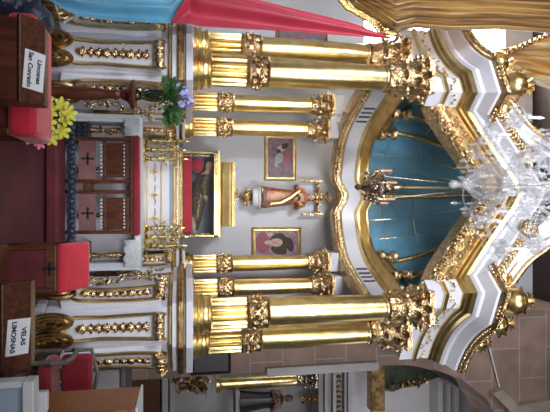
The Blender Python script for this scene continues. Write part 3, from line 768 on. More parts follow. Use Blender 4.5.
# standing statue on its wall bracket
bk = thing('statue_bracket', 'gilt and white wall bracket carrying the robed statue', 'bracket', (.02, 8.6, 2.6))
m = MB().ell((.02, 8.68, 2.66), (.13, .10, .10), None, 12, 8).foliage([(.02+.05*i, 8.57, 2.66) for i in range(-2, 3)], .035, 6, .05, seed=2)
m.build('carved_corbel', GOLDC, bk)
MB().lathe([(.14, 0), (.16, .03), (.17, .08), (.20, .10), (.21, .13)], (.02, 8.58, 2.74), 24).build('shelf', WHITE, bk)
MB().lathe([(.215, 0), (.225, .02), (.215, .04)], (.02, 8.58, 2.87), 24).build('shelf_rim', GOLDP, bk)
st = thing('robed_statue', 'small painted statue in red and gold robe between the two wall paintings', 'statue', (.02, 8.56, 2.91))
cx, cy, zb = .02, 8.56, 2.97
MB().lathe([(.17, 0), (.17, .06)], (cx, cy, 2.91), 20).build('plinth', PINKP, st)
m = MB().tube([(cx-.05, cy-.02, zb), (cx-.05, cy, zb+.2), (cx-.045, cy, zb+.38)], [.03, .04, .05], 10).tube([(cx+.05, cy-.02, zb), (cx+.05, cy, zb+.2), (cx+.045, cy, zb+.38)], [.03, .04, .05], 10)
m.tube([(cx, cy, zb+.34), (cx, cy, zb+.44), (cx, cy, zb+.56), (cx, cy, zb+.63), (cx, cy, zb+.67)], [.085, .075, .10, .06, .03], 14)
m.ell((cx, cy-.01, zb+.725), (.045, .052, .062), None, 14, 10).ell((cx, cy-.062, zb+.72), (.009, .014, .014), None, 6, 5)
m.ell((cx-.046, cy, zb+.72), (.008, .012, .016), None, 6, 4).ell((cx+.046, cy, zb+.72), (.008, .012, .016), None, 6, 4)
m.tube([(cx-.10, cy, zb+.59), (cx-.15, cy-.05, zb+.47), (cx-.06, cy-.14, zb+.50)], [.035, .03, .02], 8); hand(m, (cx-.06, cy-.14, zb+.50), (.8, -.3, .5), (0, -.2, 1))
m.tube([(cx+.10, cy, zb+.59), (cx+.15, cy-.05, zb+.47), (cx+.06, cy-.14, zb+.52)], [.035, .03, .02], 8); hand(m, (cx+.06, cy-.14, zb+.52), (-.8, -.3, .5), (0, -.2, 1))
bo = m.build('body', SKIN, st); remesh(bo, .008)
def robe_r(a, z):
    return (.155 - .10*z*.55 + .012*math.sin(a*9))
m = MB(); vs = []; fs = []
for j in range(13):
    z = j/12; r0 = .155-.065*z if z < .75 else .106+.02*math.sin((z-.75)*12)
    if z > .93: r0 = .07
    for i in range(28):
        a = 2*PI*i/28; r = r0*(1+.08*math.sin(a*8+z*2)*(1-z)); vs.append((cx+r*math.cos(a), cy+r*.8*math.sin(a), zb+.66*z))
for j in range(12):
    for i in range(28): fs.append((j*28+i, j*28+(i+1) % 28, (j+1)*28+(i+1) % 28, (j+1)*28+i))
m.add(vs, fs)
m.tube([(cx-.10, cy, zb+.60), (cx-.155, cy-.05, zb+.47), (cx-.085, cy-.12, zb+.49)], [.05, .048, .045], 10)
m.tube([(cx+.10, cy, zb+.60), (cx+.155, cy-.05, zb+.47), (cx+.085, cy-.12, zb+.51)], [.05, .048, .045], 10)
m.build('robe', ROBE, st)
MB().tube([(cx-.10, cy-.11, zb+.52), (cx, cy-.135, zb+.38), (cx+.08, cy-.13, zb+.22), (cx+.1, cy-.12, zb+.05)], [.03, .045, .04, .03], 10).build('gold_sash', GOLD, st)
MB().ell((cx, cy+.012, zb+.745), (.052, .050, .058), None, 12, 8).ell((cx, cy+.02, zb+.68), (.055, .035, .05), None, 12, 8).build('hair', HAIR, st)
m = MB().lathe([(.04, 0), (.045, .02), (.03, .04), (.05, .07), (.055, .09), (.02, .11)], (cx, cy, zb+.80), 12)
m.build('crown', GOLDC, st)
st.scale = (1.12, 1.0, 1.12)
ha = thing('gilt_wall_ornament', 'gilt anchor-shaped ornament with two hanging rods, over the robed statue', 'ornament', (cx, 8.72, 3.9))
m = MB()
for sg in (-1, 1):
    m.tube([(cx, 8.72, 3.80), (cx+sg*.05, 8.70, 3.92), (cx+sg*.12, 8.68, 3.97), (cx+sg*.22, 8.66, 3.92), (cx+sg*.29, 8.64, 3.99)], [.045, .045, .04, .03, .02], 8)
m.foliage([(cx, 8.70, 3.85+.06*i) for i in range(6)], .03, 6, .05, seed=1)
m.box(cx-.02, cx+.02, 8.70, 8.8, 3.85, 3.95)
m.build('scroll_arms', GOLDC, ha)
for sg in (-1, 1):
    m = MB().tube([(cx+sg*.29, 8.64, 4.02), (cx+sg*.30, 8.64, 3.85), (cx+sg*.30, 8.64, 3.62)], [.02, .03, .02], 8)
    m.foliage([(cx+sg*.30, 8.64, 3.64+.05*i) for i in range(8)], .016, 3, .015, seed=4)
    m.build('hanging_rod', GOLDC, ha)
m = MB()
for i in range(7): a = PI*i/6; m.tube([(cx, 8.7, 4.12), (cx+.10*math.cos(a), 8.7, 4.12+.10*math.sin(a))], [.014, .02], 6)
m.build('crest', GOLDC, ha)

# paintings
def frame(m, x0, x1, z0, z1, w, y=8.8, d=.05):
    for k, (o, yy) in enumerate(((0, d), (w*.5, d*.75))):
        ww = w*(1 if k == 0 else .5)
    m.sweep([(0, 0), (w, 0), (w, -d*.5), (w*.75, -d), (w*.45, -d*.55), (w*.2, -d*.8), (0, -d*.4)], [], ) if False else None
    prof = [(0, .0), (w, .0), (w, .6*d), (w*.8, d), (w*.5, .6*d), (w*.2, .75*d), (0, .35*d)]
    cs = [(x0, z0, 1, 1), (x1, z0, -1, 1), (x1, z1, -1, -1), (x0, z1, 1, -1)]
    vs = []; fs = []; n = len(prof)
    for (cx_, cz_, sx_, sz_) in cs:
        for o, h in prof: vs.append((cx_+sx_*(w-o), y-h, cz_+sz_*(w-o)))
    for i in range(4):
        for k in range(n): j = (i+1) % 4; fs.append((i*n+k, j*n+k, j*n+(k+1) % n, i*n+(k+1) % n))
    m.add(vs, fs)
def disc(m, x, z, rx, rz, y, n=20, rot=0):
    m.prism([(rx*math.cos(2*PI*i/n), rz*math.sin(2*PI*i/n)) for i in range(n)], 0, .003, T((x, y, z)) @ RX(PI/2) @ RZ(rot))
p1 = thing('framed_painting', 'wide gilt-framed dark painting of a bearded figure, left of the statue', 'painting', (-.69, 8.78, 3.28))
m = MB(); frame(m, -1.10, -.28, 2.99, 3.57, .07); m.build('frame', GOLD, p1, smooth=False, bevel=.003)
MB().box(-1.04, -.34, 8.77, 8.79, 3.05, 3.51).build('canvas', CANVD, p1, smooth=False)
m = MB(); disc(m, -.86, 3.30, .055, .085, 8.769, rot=.3); m.build('painted_face', FLESH, p1)
m = MB(); disc(m, -.68, 3.25, .10, .07, 8.769, rot=-.4); disc(m, -.56, 3.20, .05, .03, 8.769, rot=.5); m.build('painted_shirt', LIGHTP, p1)
m = MB(); disc(m, -.90, 3.36, .05, .07, 8.7685, rot=.6); disc(m, -.81, 3.24, .035, .045, 8.7655); m.build('painted_hair', HAIR, p1)
m = MB(); disc(m, -.70, 3.40, .16, .05, 8.769); m.build('painted_robe', REDP, p1)
p2 = thing('framed_painting', 'gilt-framed portrait of a dark-haired woman in red, right of the statue', 'painting', (.86, 8.78, 3.2))
m = MB(); frame(m, .545, 1.16, 2.76, 3.66, .075); m.build('frame', GOLD, p2, smooth=False, bevel=.003)
MB().box(.60, 1.10, 8.77, 8.79, 2.82, 3.60).build('canvas', CANVP, p2, smooth=False)
m = MB(); disc(m, .83, 3.30, .13, .17, 8.769); disc(m, .74, 3.22, .08, .14, 8.7685, rot=.4); disc(m, .95, 3.25, .09, .15, 8.768, rot=-.3); disc(m, .86, 3.45, .13, .07, 8.7675, rot=.2); m.build('painted_hair', HAIR, p2)
m = MB(); disc(m, .82, 2.96, .19, .135, 8.768); m.build('painted_robe', REDP, p2)
m = MB(); disc(m, .82, 3.20, .075, .115, 8.765); disc(m, .82, 3.06, .04, .08, 8.7655); disc(m, .68, 3.08, .03, .05, 8.766); m.build('painted_face', FLESH, p2)
m = MB()
for dx in (-.027, .027): disc(m, .82+dx, 3.22, .012, .006, 8.7615)
disc(m, .82, 3.145, .022, .007, 8.7615); disc(m, .82, 3.18, .007, .018, 8.7615)
m.build('painted_features', REDP, p2)
# half-hidden painting behind the thick left column
p3 = thing('framed_painting', 'dark purple painting partly hidden behind the thick left columns', 'painting', (-2.75, 8.78, 3.7))
m = MB(); frame(m, -3.2, -2.55, 3.2, 4.15, .06); m.build('frame', GOLDD, p3, smooth=False)
MB().box(-3.15, -2.6, 8.77, 8.79, 3.25, 4.1).build('canvas', CANVD, p3, smooth=False)
m = MB(); disc(m, -2.75, 3.6, .12, .25, 8.769); m.build('painted_robe', REDP, p3)

# ================================================================== CANDLESTICKS beside the casket
def candlestick(x, y, z, h, label):
    t = thing('candlestick', label, 'candlestick', (x, y, z), 'ornate gilt candlesticks beside the casket')
    s = h
    MB().lathe([(.075, 0), (.075, .02), (.04, .05), (.03, .08)], (x, y, z), 12).build('foot', GOLDP, t)
    m = MB().lathe([(.018, .07), (.04, .12), (.02, .18), (.035, .25), (.015, .32), (.028, .38), (.012, h*.8)], (x, y, z), 10)
    m.foliage([(x, y, z+.10+.075*i) for i in range(int(h*.8/.075))], .022, 8, .042, seed=int(x*100)+200)
    m.build('stem', GREENG, t)
    m = MB()
    for k, zz in enumerate((.42, .60)):
        for sg in (-1, 1):
            m.tube([(x, y, z+h*zz), (x+sg*.05, y, z+h*(zz-.05)), (x+sg*.085, y, z+h*(zz+.06))], .008, 6)
            m.lathe([(.022, 0), (.024, .01), (.012, .02)], (x+sg*.085, y, z+h*(zz+.06)), 8)
    m.build('arms', GOLDP, t)
    m = MB().lathe([(.03, 0), (.035, .015), (.012, .02), (.010, .12), (.003, .13)], (x, y, z+h*.8), 8)
    m.tube([(x-.02, y, z+h*.8+.09), (x+.02, y, z+h*.8+.09)], .006, 5)
    m.build('top_cross', GOLDP, t)
for i, (x, dy, h) in enumerate(((-.80, 0, .68), (-.67, .05, .62), (-.53, 0, .66))):
    candlestick(x, 7.62+dy, 1.001, h, ['leftmost ornate candlestick, beside the violet bouquet', 'middle one of the three candlesticks left of the casket', 'candlestick just in front of the left end of the casket'][i])
for i, (x, dy, h) in enumerate(((.50, .03, .60), (.63, .0, .68), (.77, .04, .64))):
    candlestick(x, 7.62+dy, 1.001, h, ['candlestick in front of the right end of the casket', 'middle one of the three candlesticks right of the casket', 'rightmost ornate candlestick, beside the slim right columns'][i])

# ================================================================== KNEELERS
def cross(m, x, y, z, s, d=.012):
    m.box(x-s*.16, x+s*.16, y-d, y, z-s, z+s); m.box(x-s, x+s, y-d, y, z-s*.16, z+s*.16)
    for dx, dz in ((-s, 0), (s, 0), (0, s), (0, -s)): m.ell((x+dx, y-d*.5, z+dz), (s*.26, d*.6, s*.26), None, 8, 5)
kn = thing('kneeler', 'wide double wooden kneeler with crimson padded top and crosses, before the altar', 'kneeler', (-.08, 6.65, .02))
kx0, kx1 = -.72, .545
MB().box(kx0, kx1, 6.48, 6.66, .955, 1.04).build('padded_top', RED, kn, bevel=.025)
MB().box(kx0+.02, kx1-.02, 6.5, 6.64, .92, .955).build('top_rail', WOODR, kn, smooth=False, bevel=.005)
for x in (kx0+.03, -.16, -.03, kx1-.07):
    MB().box(x, x+.045, 6.52, 6.58, .02, .93).build('post', WOODR, kn, smooth=False, bevel=.008)
for a, b in ((-.645, -.19), (.045, .47)):
    MB().box(a+.02, b-.0, 6.54, 6.565, .62, .86).build('panel', WOODR, kn, smooth=False, bevel=.01)
    m = MB()
    for z in (.605, .885): m.box(a, b+.02, 6.53, 6.575, z-.02, z+.02)
    m.build('panel_rail', WOOD, kn, smooth=False, bevel=.006)
    m = MB()
    for i in range(9):
        x = a+.05+(b-a-.08)*i/8; m.lathe([(.012, 0), (.018, .02), (.008, .04), (.012, .05)], (x, 6.555, .555), 6)
        m.ell((x, 6.535, .845), (.014, .01, .012), None, 6, 4)
    m.build('pierced_carving', WPAINT, kn)
MB().box(kx0+.05, kx1-.05, 6.54, 6.57, .30, .50).build('lower_panel', PINKP, kn, smooth=False)
for x in (-.42, .26):
    m = MB(); cross(m, x, 6.54, .41, .06); m.build('cross', BLACK, kn)
m = MB().box(-.12, -.02, 6.5, 6.53, .38, .42)
for i in range(3): m.box(-.11+.035*i, -.095+.035*i, 6.49, 6.51, .44, .50)
m.build('brass_fitting', GOLDP, kn, smooth=False)
m = MB().box(kx0-.16, kx1+.14, 6.44, 6.50, .18, .27)
for i in range(26):
    x = kx0-.13+(kx1-kx0+.24)*i/25; m.ell((x, 6.44, .225+.02*(i % 2)), (.034, .018, .045), None, 8, 6)
m.build('rosette_rail', DBLUE, kn)
MB().box(kx0-.14, kx1+.12, 6.05, 6.44, .03, .17).build('kneeling_pad', MAROON, kn, bevel=.03)
kn['label'] = kn['label']

def chairlike(X0, X1, Y, zs, slope, label, name):
    """small single kneeler: padded sloping top, cross rail, red lower panel, posts"""
    t = thing(name, label, 'kneeler', ((X0+X1)/2, Y, .02))
    z0, z1 = zs
    MB().prism([(0, z0), (0, z0+.05), (slope, z1+.05), (slope+.12, z1+.03), (slope+.12, z1-.04), (.05, z0-.02)], X0, X1, T((0, Y, 0)) @ Matrix(((0, 0, 1, 0), (1, 0, 0, 0), (0, 1, 0, 0), (0, 0, 0, 1)))).build('padded_top', REDB, t, bevel=.03)
    MB().box(X0+.02, X1-.02, Y+.01, Y+.05, z0-.10, z0-.01).build('top_rail', WOOD, t, smooth=False, bevel=.006)
    m = MB(); cross(m, (X0+X1)/2, Y+.01, z0-.06, .045); m.build('cross', BLACK, t)
    MB().box(X0+.05, X1-.05, Y+.02, Y+.05, .12, z0-.10).build('lower_panel', MAROON, t, smooth=False)
    for x in (X0, X1-.045):
        m = MB().tube([(x+.022, Y+.02, .02), (x+.03, Y+.02, .15), (x+.015, Y+.02, z0*.6), (x+.022, Y+.02, z0-.02)], [.028, .02, .03, .022], 8); m.build('post', WOOD, t)
        MB().box(x+.005, x+.04, Y+slope+.05, Y+slope+.09, .02, z1-.03).build('back_post', WOOD, t, smooth=False)
    MB().box(X0-.01, X1+.01, Y-.34, Y+.0, .03, .13).build('kneeling_board', WOOD, t, bevel=.012)
    return t
chairlike(.50, .92, 4.55, (.52, .68), .30, 'small kneeler with sloping bright red top, left of the right scroll pedestal', 'kneeler')
# red upholstered stool under the donation box
cs = thing('upholstered_kneeler', 'red-covered kneeler behind the large donation box, lower left', 'kneeler', (-.72, 3.75, .02))
MB().box(-1.12, -.29, 3.55, 4.0, .44, .62).build('padded_top', REDB, cs, bevel=.04)
MB().box(-1.08, -.33, 3.60, 3.64, .14, .44).build('lower_panel', MAROON, cs, smooth=False)
for x in (-1.10, -.35):
    MB().box(x, x+.05, 3.57, 3.62, .02, .45).build('post', WOODR, cs, smooth=False, bevel=.008)
    MB().box(x, x+.05, 3.92, 3.97, .02, .45).build('post', WOODR, cs, smooth=False, bevel=.008)
MB().box(-1.1, -.30, 3.56, 3.60, .05, .12).build('lower_rail', WOODR, cs, smooth=False)

# ================================================================== DONATION BOXES
def donation(X0, X1, Y, zt, w1, w2, cardx, label, name='donation_box', cw=.20, ts=.04):
    t = thing(name, label, 'box', ((X0+X1)/2, Y+.12, .0))
    MB().box(X0, X1, Y, Y+.24, zt-.34, zt).build('body', WOODR, t, smooth=False, bevel=.006)
    for x in (X0+.05, X1-.10):
        for y in (Y+.02, Y+.17): MB().box(x, x+.05, y, y+.05, 0, zt-.34).build('leg', WOOD, t, smooth=False)
    A = math.radians(42); M = T(((X0+X1)/2, Y-.01, zt)) @ RX(A)
    W = (X1-X0)/2+.015
    MB().box(-W, W, 0, .16, -.012, .016, M).build('lid', WOOD, t, smooth=False, bevel=.006)
    m = MB(); h = .16*math.sin(A); d = .16*math.cos(A)
    m.add([(X0, Y, zt), (X0, Y+d, zt+h-.01), (X0, Y+.24, zt+h-.01), (X0, Y+.24, zt), (X1, Y, zt), (X1, Y+d, zt+h-.01), (X1, Y+.24, zt+h-.01), (X1, Y+.24, zt)], [(0, 1, 2, 3), (7, 6, 5, 4), (0, 4, 5, 1), (1, 5, 6, 2), (2, 6, 7, 3)])
    m.build('lid_housing', WOOD, t, smooth=False)
    Mc = T((cardx, Y-.01, zt)) @ RX(A) @ RZ(-.08) @ T((0, .085, .0175))
    cd = MB().box(-cw/2, cw/2, -.062, .062, 0, .003, Mc).build('card', PAPER, t, smooth=False)
    text('lettering', w1, ts, Mc @ T((0, .016, .004)), INK, cd)
    text('lettering', w2, ts, Mc @ T((0, -.038, .004)), INK, cd)
donation(-.88, -.42, 2.98, .69, 'Limosnas', 'San Conrado', -.60, 'dark wooden donation box at lower left, card reading Limosnas', cw=.22, ts=.038)
donation(.58, 1.03, 2.74, .68, 'VELAS', 'LIMOSNAS', .84, 'dark wooden donation box at lower right, small white lettered card', cw=.185, ts=.034)

# ================================================================== FLOWER STAND, VASE, BOUQUETS
fs_ = thing('flower_stand', 'turned red-brown wooden stand carrying the violet bouquet', 'stand', (-1.02, 5.55, .02))
X, Y = -1.02, 5.55
MB().lathe([(.16, 0), (.16, .04), (.10, .07), (.06, .12)], (X, Y, .02), 20).build('foot', WOODR, fs_)
MB().lathe([(.05, .1), (.075, .16), (.05, .22), (.065, .3), (.075, .5), (.06, .7), (.045, .82), (.06, .86), (.04, .9), (.07, .95)], (X, Y, .02), 20).build('turned_shaft', WOODR, fs_)
MB().lathe([(.06, .95), (.10, .99), (.15, 1.01), (.165, 1.04), (.15, 1.06)], (X, Y, .02), 24).build('top_plate', WOODR, fs_)
va = MB().lathe([(.06, 0), (.065, .02), (.04, .05), (.06, .12), (.075, .20), (.07, .26), (.085, .30), (.078, .30), (.064, .25), (.05, .12)], (X, Y, 1.085), 20)
tag(va.build('glass_vase', m_glass('green_tinted_glass', (.60, .70, .62), .12), loc=(X, Y, 1.085)), 'cut glass vase on the turned wooden stand', 'vase')
rd = random.Random(11)
m = MB()
for i in range(210):
    a = rd.random()*2*PI; e = rd.random(); c = Vector((X+.06, Y, 1.38)); r = .05+.26*rd.random()
    d = Vector((math.cos(a)*1.1, math.sin(a)*.7, -.2+e*.9)).normalized()
    m.leaf(c + d*r*.7 + Vector((0, 0, .03)), d, Vector((rd.random()-.5, -.7, rd.random())), .042, .085, .3)
for i in range(10):
    a = 2*PI*i/10; m.tube([(X, Y, 1.12), (X+.07*math.cos(a), Y+.07*math.sin(a), 1.42)], .004, 5)
tag(m.build('green_foliage', GREEN, loc=(X, Y, 1.12)), 'leafy green stems of the bouquet in the glass vase', 'foliage', kind='stuff')
def flowerhead(c, r, mt, name, label, grp, seed, parent=None):
    rd = random.Random(seed); m = MB(); c = Vector(c)
    for i in range(26):
        d = Vector((rd.gauss(0, 1), rd.gauss(0, 1), rd.gauss(0, 1)+.2)).normalized()
        m.ell(c+d*r*.75, (r*.35, r*.35, r*.14), d.to_track_quat('Z', 'Y').to_matrix().to_4x4(), 6, 4)
    m.tube([c+Vector((0, 0, -r*.3)), c+Vector((0, .01, -r*2.6))], .005, 5)
    tag(m.build(name, mt, loc=c), label, 'flower', grp)
for i, (dx, dz, r) in enumerate(((-.04, .56, .075), (.06, .62, .065), (-.10, .50, .05), (.10, .53, .055))):
    flowerhead((X+dx, Y-.05, 1.02+dz), r, PURP, 'violet_flower', 'round violet-blue flower head in the bouquet by the slim left columns', 'violet flowers in the vase', i)
# yellow lilies in a low pot
px, py_ = -.58, 4.75
pot = MB().lathe([(.07, 0), (.09, .14), (.10, .16), (.09, .16), (.08, .13)], (px, py_, .02), 18)
tag(pot.build('flower_pot', WOOD, loc=(px, py_, .02)), 'small dark pot holding the yellow lilies', 'pot')
m = MB(); rd = random.Random(4)
for i in range(34):
    a = rd.random()*2*PI; d = Vector((math.cos(a), math.sin(a), .8)).normalized()
    m.leaf(Vector((px, py_, .18))+d*.05, d, Vector((0, -.5, .6)), .04, .20, .4)
tag(m.build('lily_leaves', GREEN, loc=(px, py_, .15)), 'green leaves under the yellow lilies', 'foliage', kind='stuff')
def lily(c, d, s, mt, name, label, grp, seed):
    c = Vector(c); d = Vector(d).normalized(); a0 = d.orthogonal().normalized(); b0 = d.cross(a0); m = MB()
    for k in range(6):
        a = 2*PI*k/6+seed; o = a0*math.cos(a)+b0*math.sin(a)
        m.leaf(c, (d*.8+o*.6), o, s*.55, s, .55)
    m.ell(c+d*s*.15, s*.16, None, 6, 4)
    m.tube([c, Vector((px, py_, .14))], .004, 5)
    tag(m.build(name, mt, loc=c, solid=.002), label, 'flower', grp)
for i, (dx, dy, z) in enumerate(((-.13, -.05, .50), (-.02, -.05, .53), (-.08, -.12, .42), (.08, -.02, .50), (-.17, -.08, .38), (.03, -.13, .41), (.14, -.06, .42), (-.07, -.03, .56))):
    lily((px+dx, py_+dy, z), (dx, -.6, .6), .082, YEL, 'yellow_lily', 'open yellow lily in the low pot beside the red carpet', 'yellow lilies in the low pot', i)
for i, (dx, dy, z) in enumerate(((.13, -.15, .33), (.20, -.08, .34), (.17, -.18, .28))):
    lily((px+dx, py_+dy, z), (.2, -.6, .4), .055, PINK, 'pink_lily', 'pink flower drooping below the yellow lilies', 'pink flowers in the low pot', i)

# ================================================================== HANGING CLOTHS
FT = [(392, 38, 36), (350, 20, 34.5), (300, 7, 32.5), (262, -1, 30.5), (200, -14, 27), (171, -18, 24.5)]
def clothgrid(rows, Y, waves, nz, amp, nv=30, nu=14):
    """rows: (px, py0, py1) edges from top to bottom"""
    def f(u, v):
        k = v*(len(rows)-1); i = min(int(k), len(rows)-2); t = k-i
        a = [rows[i][q]+(rows[i+1][q]-rows[i][q])*t for q in range(3)]
        p = at(a[0], a[1]+(a[2]-a[1])*u, Y)
        p.y += amp*math.sin(u*waves*PI + v*2)*min(1, v*3+.1); return p
    return MB().grid(f, nu, nv)
fl = thing('hanging_cloth', 'red and light blue cloth hanging in a widening band at the left', 'cloth', at(392, 38, 5.2))
clothgrid([(392, 37.5, 38.8), (350, 22, 36), (300, 9, 33), (262, -1, 31), (200, -16, 28), (190, -20, 26), (178, 6, 25.5), (172, 22.5, 25)], 5.2, 3, 0, .05, 60, 24).build('red_part', FLAGR, fl, solid=.004)
clothgrid([(191, -20, -3), (184, -20, 4), (177, -20, 12), (170, -20, 24.5), (145, -20, 23.5), (110, -20, 22), (80, -20, 18), (66, -20, 12), (50, -20, 2)], 5.203, 5, 0, .05, 60, 24).build('blue_part', FLAGB, fl, solid=.004)
# silver striped ends beside the pedestal foot
sk = thing('ribbon_ends', 'two grey-white ribbon ends hanging against the left pedestal', 'ribbon', at(60, 5, 5.35))
clothgrid([(80, 9, 13), (70, 16, 20), (63, 21, 24)][::1], 5.3, 2, 0, .01, 12, 6).build('ribbon_end', CLOTH, sk, solid=.004)
clothgrid([(52, -14, -9), (55, 2, 6), (60, 17, 21)], 5.3, 2, 0, .01, 12, 6).build('ribbon_end', CLOTH, sk, solid=.004)
# gold satin curtain
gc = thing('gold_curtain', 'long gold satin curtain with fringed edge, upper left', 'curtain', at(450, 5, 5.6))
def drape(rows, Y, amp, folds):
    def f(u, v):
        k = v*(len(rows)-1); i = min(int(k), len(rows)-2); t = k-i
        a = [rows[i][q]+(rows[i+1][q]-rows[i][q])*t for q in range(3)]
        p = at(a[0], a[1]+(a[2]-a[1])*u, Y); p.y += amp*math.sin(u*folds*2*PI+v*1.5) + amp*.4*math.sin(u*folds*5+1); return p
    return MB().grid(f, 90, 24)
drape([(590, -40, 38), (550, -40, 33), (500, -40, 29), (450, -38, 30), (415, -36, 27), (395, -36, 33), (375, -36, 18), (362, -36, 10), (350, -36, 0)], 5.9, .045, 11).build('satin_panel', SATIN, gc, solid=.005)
fr_ = MB(); E = [(395, 34), (386, 32), (378, 22), (370, 18), (362, 13), (354, 9), (348, 2), (345, -6)]
for i in range(len(E)-1):
    for k in range(4):
        t = k/4; p = at(E[i][0]+(E[i+1][0]-E[i][0])*t, E[i][1]+(E[i+1][1]-E[i][1])*t, 5.82)
        fr_.ell(p, (.035, .03, .035), None, 7, 5); fr_.lathe([(.012, 0), (.026, -.05), (.028, -.09)][::-1], p, 7); fr_.ell(p+Vector((0, 0, -.10)), .022, None, 6, 4)
fr_.build('fringe', GOLDD, gc)
# second drape behind the crown, left
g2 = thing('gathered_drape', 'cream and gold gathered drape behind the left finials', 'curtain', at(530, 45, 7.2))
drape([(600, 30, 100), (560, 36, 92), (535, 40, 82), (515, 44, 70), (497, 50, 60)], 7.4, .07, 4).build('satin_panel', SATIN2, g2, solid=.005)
b = MB()
for i in range(16):
    t = i/15; b.ell(at(492+75*t, 60-34*t, 7.28), (.05, .05, .05), None, 7, 5)
b.build('gilt_edge', GOLDC, g2)

# ================================================================== HANGING SANCTUARY LAMP
lx, ly = -.10, 6.75
sl = thing('sanctuary_lamp', 'ornate silvered hanging lamp with candle tubes, below the centre of the dome', 'lamp', (lx, ly, 4.1))
m = MB().lathe([(.02, -.16), (.05, -.12), (.03, -.08), (.08, 0), (.19, .10), (.22, .18), (.20, .22), (.12, .26), (.08, .34), (.11, .38), (.04, .42)], (lx, ly, 4.12), 18)
m.foliage([(lx+.19*math.cos(a), ly+.19*math.sin(a), 4.12+z) for z in (.04, .12, .20) for a in [2*PI*i/12 for i in range(12)]], .035, 3, .04, seed=8)
m.build('bowl', SILV, sl)
for i in range(6):
    a = 2*PI*i/6+.3; ca, sa = math.cos(a), math.sin(a)
    ar = MB().tube([(lx+.12*ca, ly+.12*sa, 4.22), (lx+.20*ca, ly+.20*sa, 4.20), (lx+.24*ca, ly+.24*sa, 4.28), (lx+.24*ca, ly+.24*sa, 4.32)], .014, 7).lathe([(.03, 0), (.035, .02), (.02, .03)], (lx+.24*ca, ly+.24*sa, 4.31), 9).build('arm', SILV, sl)
    MB().lathe([(.016, 0), (.016, .14), (.008, .15)], (lx+.24*ca, ly+.24*sa, 4.34), 8).build('candle_tube', CANDLE, ar)
MB().tube([(lx, ly, 4.5), (lx, ly, 6.5)], .020, 8).lathe([(.03, 4.55), (.045, 4.62), (.02, 4.7)], (lx, ly, 0), 10).build('rod', GOLD, sl)
m = MB()
for i in range(3):
    a = 2*PI*i/3+.5; m.tube([(lx+.2*math.cos(a), ly+.2*math.sin(a), 4.33), (lx+.02*math.cos(a), ly+.02*math.sin(a), 5.9)], .005, 5)
m.build('chains', SILV, sl)

# ================================================================== CRYSTAL CHANDELIER
chx, chy, chz = -.02, 4.05, 4.45
ch = thing('crystal_chandelier', 'large clear crystal chandelier hanging in front of the canopy', 'chandelier', (chx, chy, 3.95))
def prof(m, pr, z, n=14): m.lathe(pr, (chx, chy, z), n)
m = MB(); prof(m, [(.015, 0), (.045, .03), (.03, .06), (.05, .10), (.03, .14)], 3.98)
m.ell((chx, chy, 3.93), (.04, .04, .05), None, 10, 7).build('bottom_pendant', CRYST, ch)
m = MB(); prof(m, [(.05, .12), (.15, .20), (.20, .30), (.19, .34), (.10, .36), (.06, .40), (.09, .50), (.05, .58), (.04, .9), (.10, 1.0), (.12, 1.05), (.04, 1.1)], 3.98, 20)
m.build('centre_body', CRYST, ch)
MB().tube([(chx, chy, 4.1), (chx, chy, 8.34)], .010, 8).build('rod', GOLDP, ch)
m = MB()
prof(m, [(.07, .0), (.09, .03), (.07, .06)], 4.30, 16); prof(m, [(.05, .0), (.07, .03), (.05, .06)], 4.86, 16)
m.build('brass_collars', GOLDP, ch)
def drop(m, p, s):
    m.ell(p, s*.25, None, 6, 4); m.lathe([(.001, -s*1.9), (s*.36, -s*1.2), (s*.30, -s*.7), (.004, -s*.3)], p, 6)
tips = {}
def tier(n, R, z0, zt, a0, s):
    out = []
    for i in range(n):
        a = 2*PI*i/n+a0; d = Vector((math.cos(a), math.sin(a), 0)); C = Vector((chx, chy, 0))
        pts = [C+d*.08+Vector((0, 0, z0)), C+d*R*.35+Vector((0, 0, z0-.10)), C+d*R*.65+Vector((0, 0, z0-.13)), C+d*R*.9+Vector((0, 0, z0-.04)), C+d*R+Vector((0, 0, zt))]
        q = []
        for k in range(len(pts)-1):
            for j in range(4): q.append(pts[k].lerp(pts[k+1], j/4))
        q.append(pts[-1])
        for _ in range(3): q = [q[0]]+[(q[k-1]+2*q[k]+q[k+1])/4 for k in range(1, len(q)-1)]+[q[-1]]
        am = MB().tube(q, .022*s, 8); am.build('arm', CRYST, ch); arm = list(ch.children)[-1] if False else bpy.data.objects[-1] if False else None
        tip = pts[-1]
        bo = MB().lathe([(.02, 0), (.09*s, .02), (.10*s, .035), (.03, .03), (.035, .10), (.045, .13), (.02, .14)], tip, 14).build('candle_cup', CRYST, ch)
        MB().lathe([(.013, 0), (.013, .09), (.016, .11), (.004, .16)], tip+Vector((0, 0, .13)), 8).build('candle', WAX, bo)
        m = MB()
        for k in range(6):
            b = 2*PI*k/6; drop(m, tip+Vector((.085*s*math.cos(b), .085*s*math.sin(b), .01)), .045*s)
        m.build('crystal_drops', CRYST, bo)
        for k in range(3): m = MB(); drop(m, q[6+2*k]+Vector((0, 0, -.02)), .05*s); m.build('crystal_drop', CRYST, ch)
        out.append(tip)
    return out
t1 = tier(8, .60, 4.42, 4.44, .2, 1.0)
t2 = tier(6, .36, 4.80, 4.86, .5, .85)
def strand(a, b, sag, n=22, r=.011):
    m = MB()
    for i in range(n+1):
        t = i/n; p = a.lerp(b, t)-Vector((0, 0, sag*4*t*(1-t))); m.ell(p, r, None, 6, 4)
    m.build('bead_strand', CRYST, ch)
topc = Vector((chx, chy, 5.0))
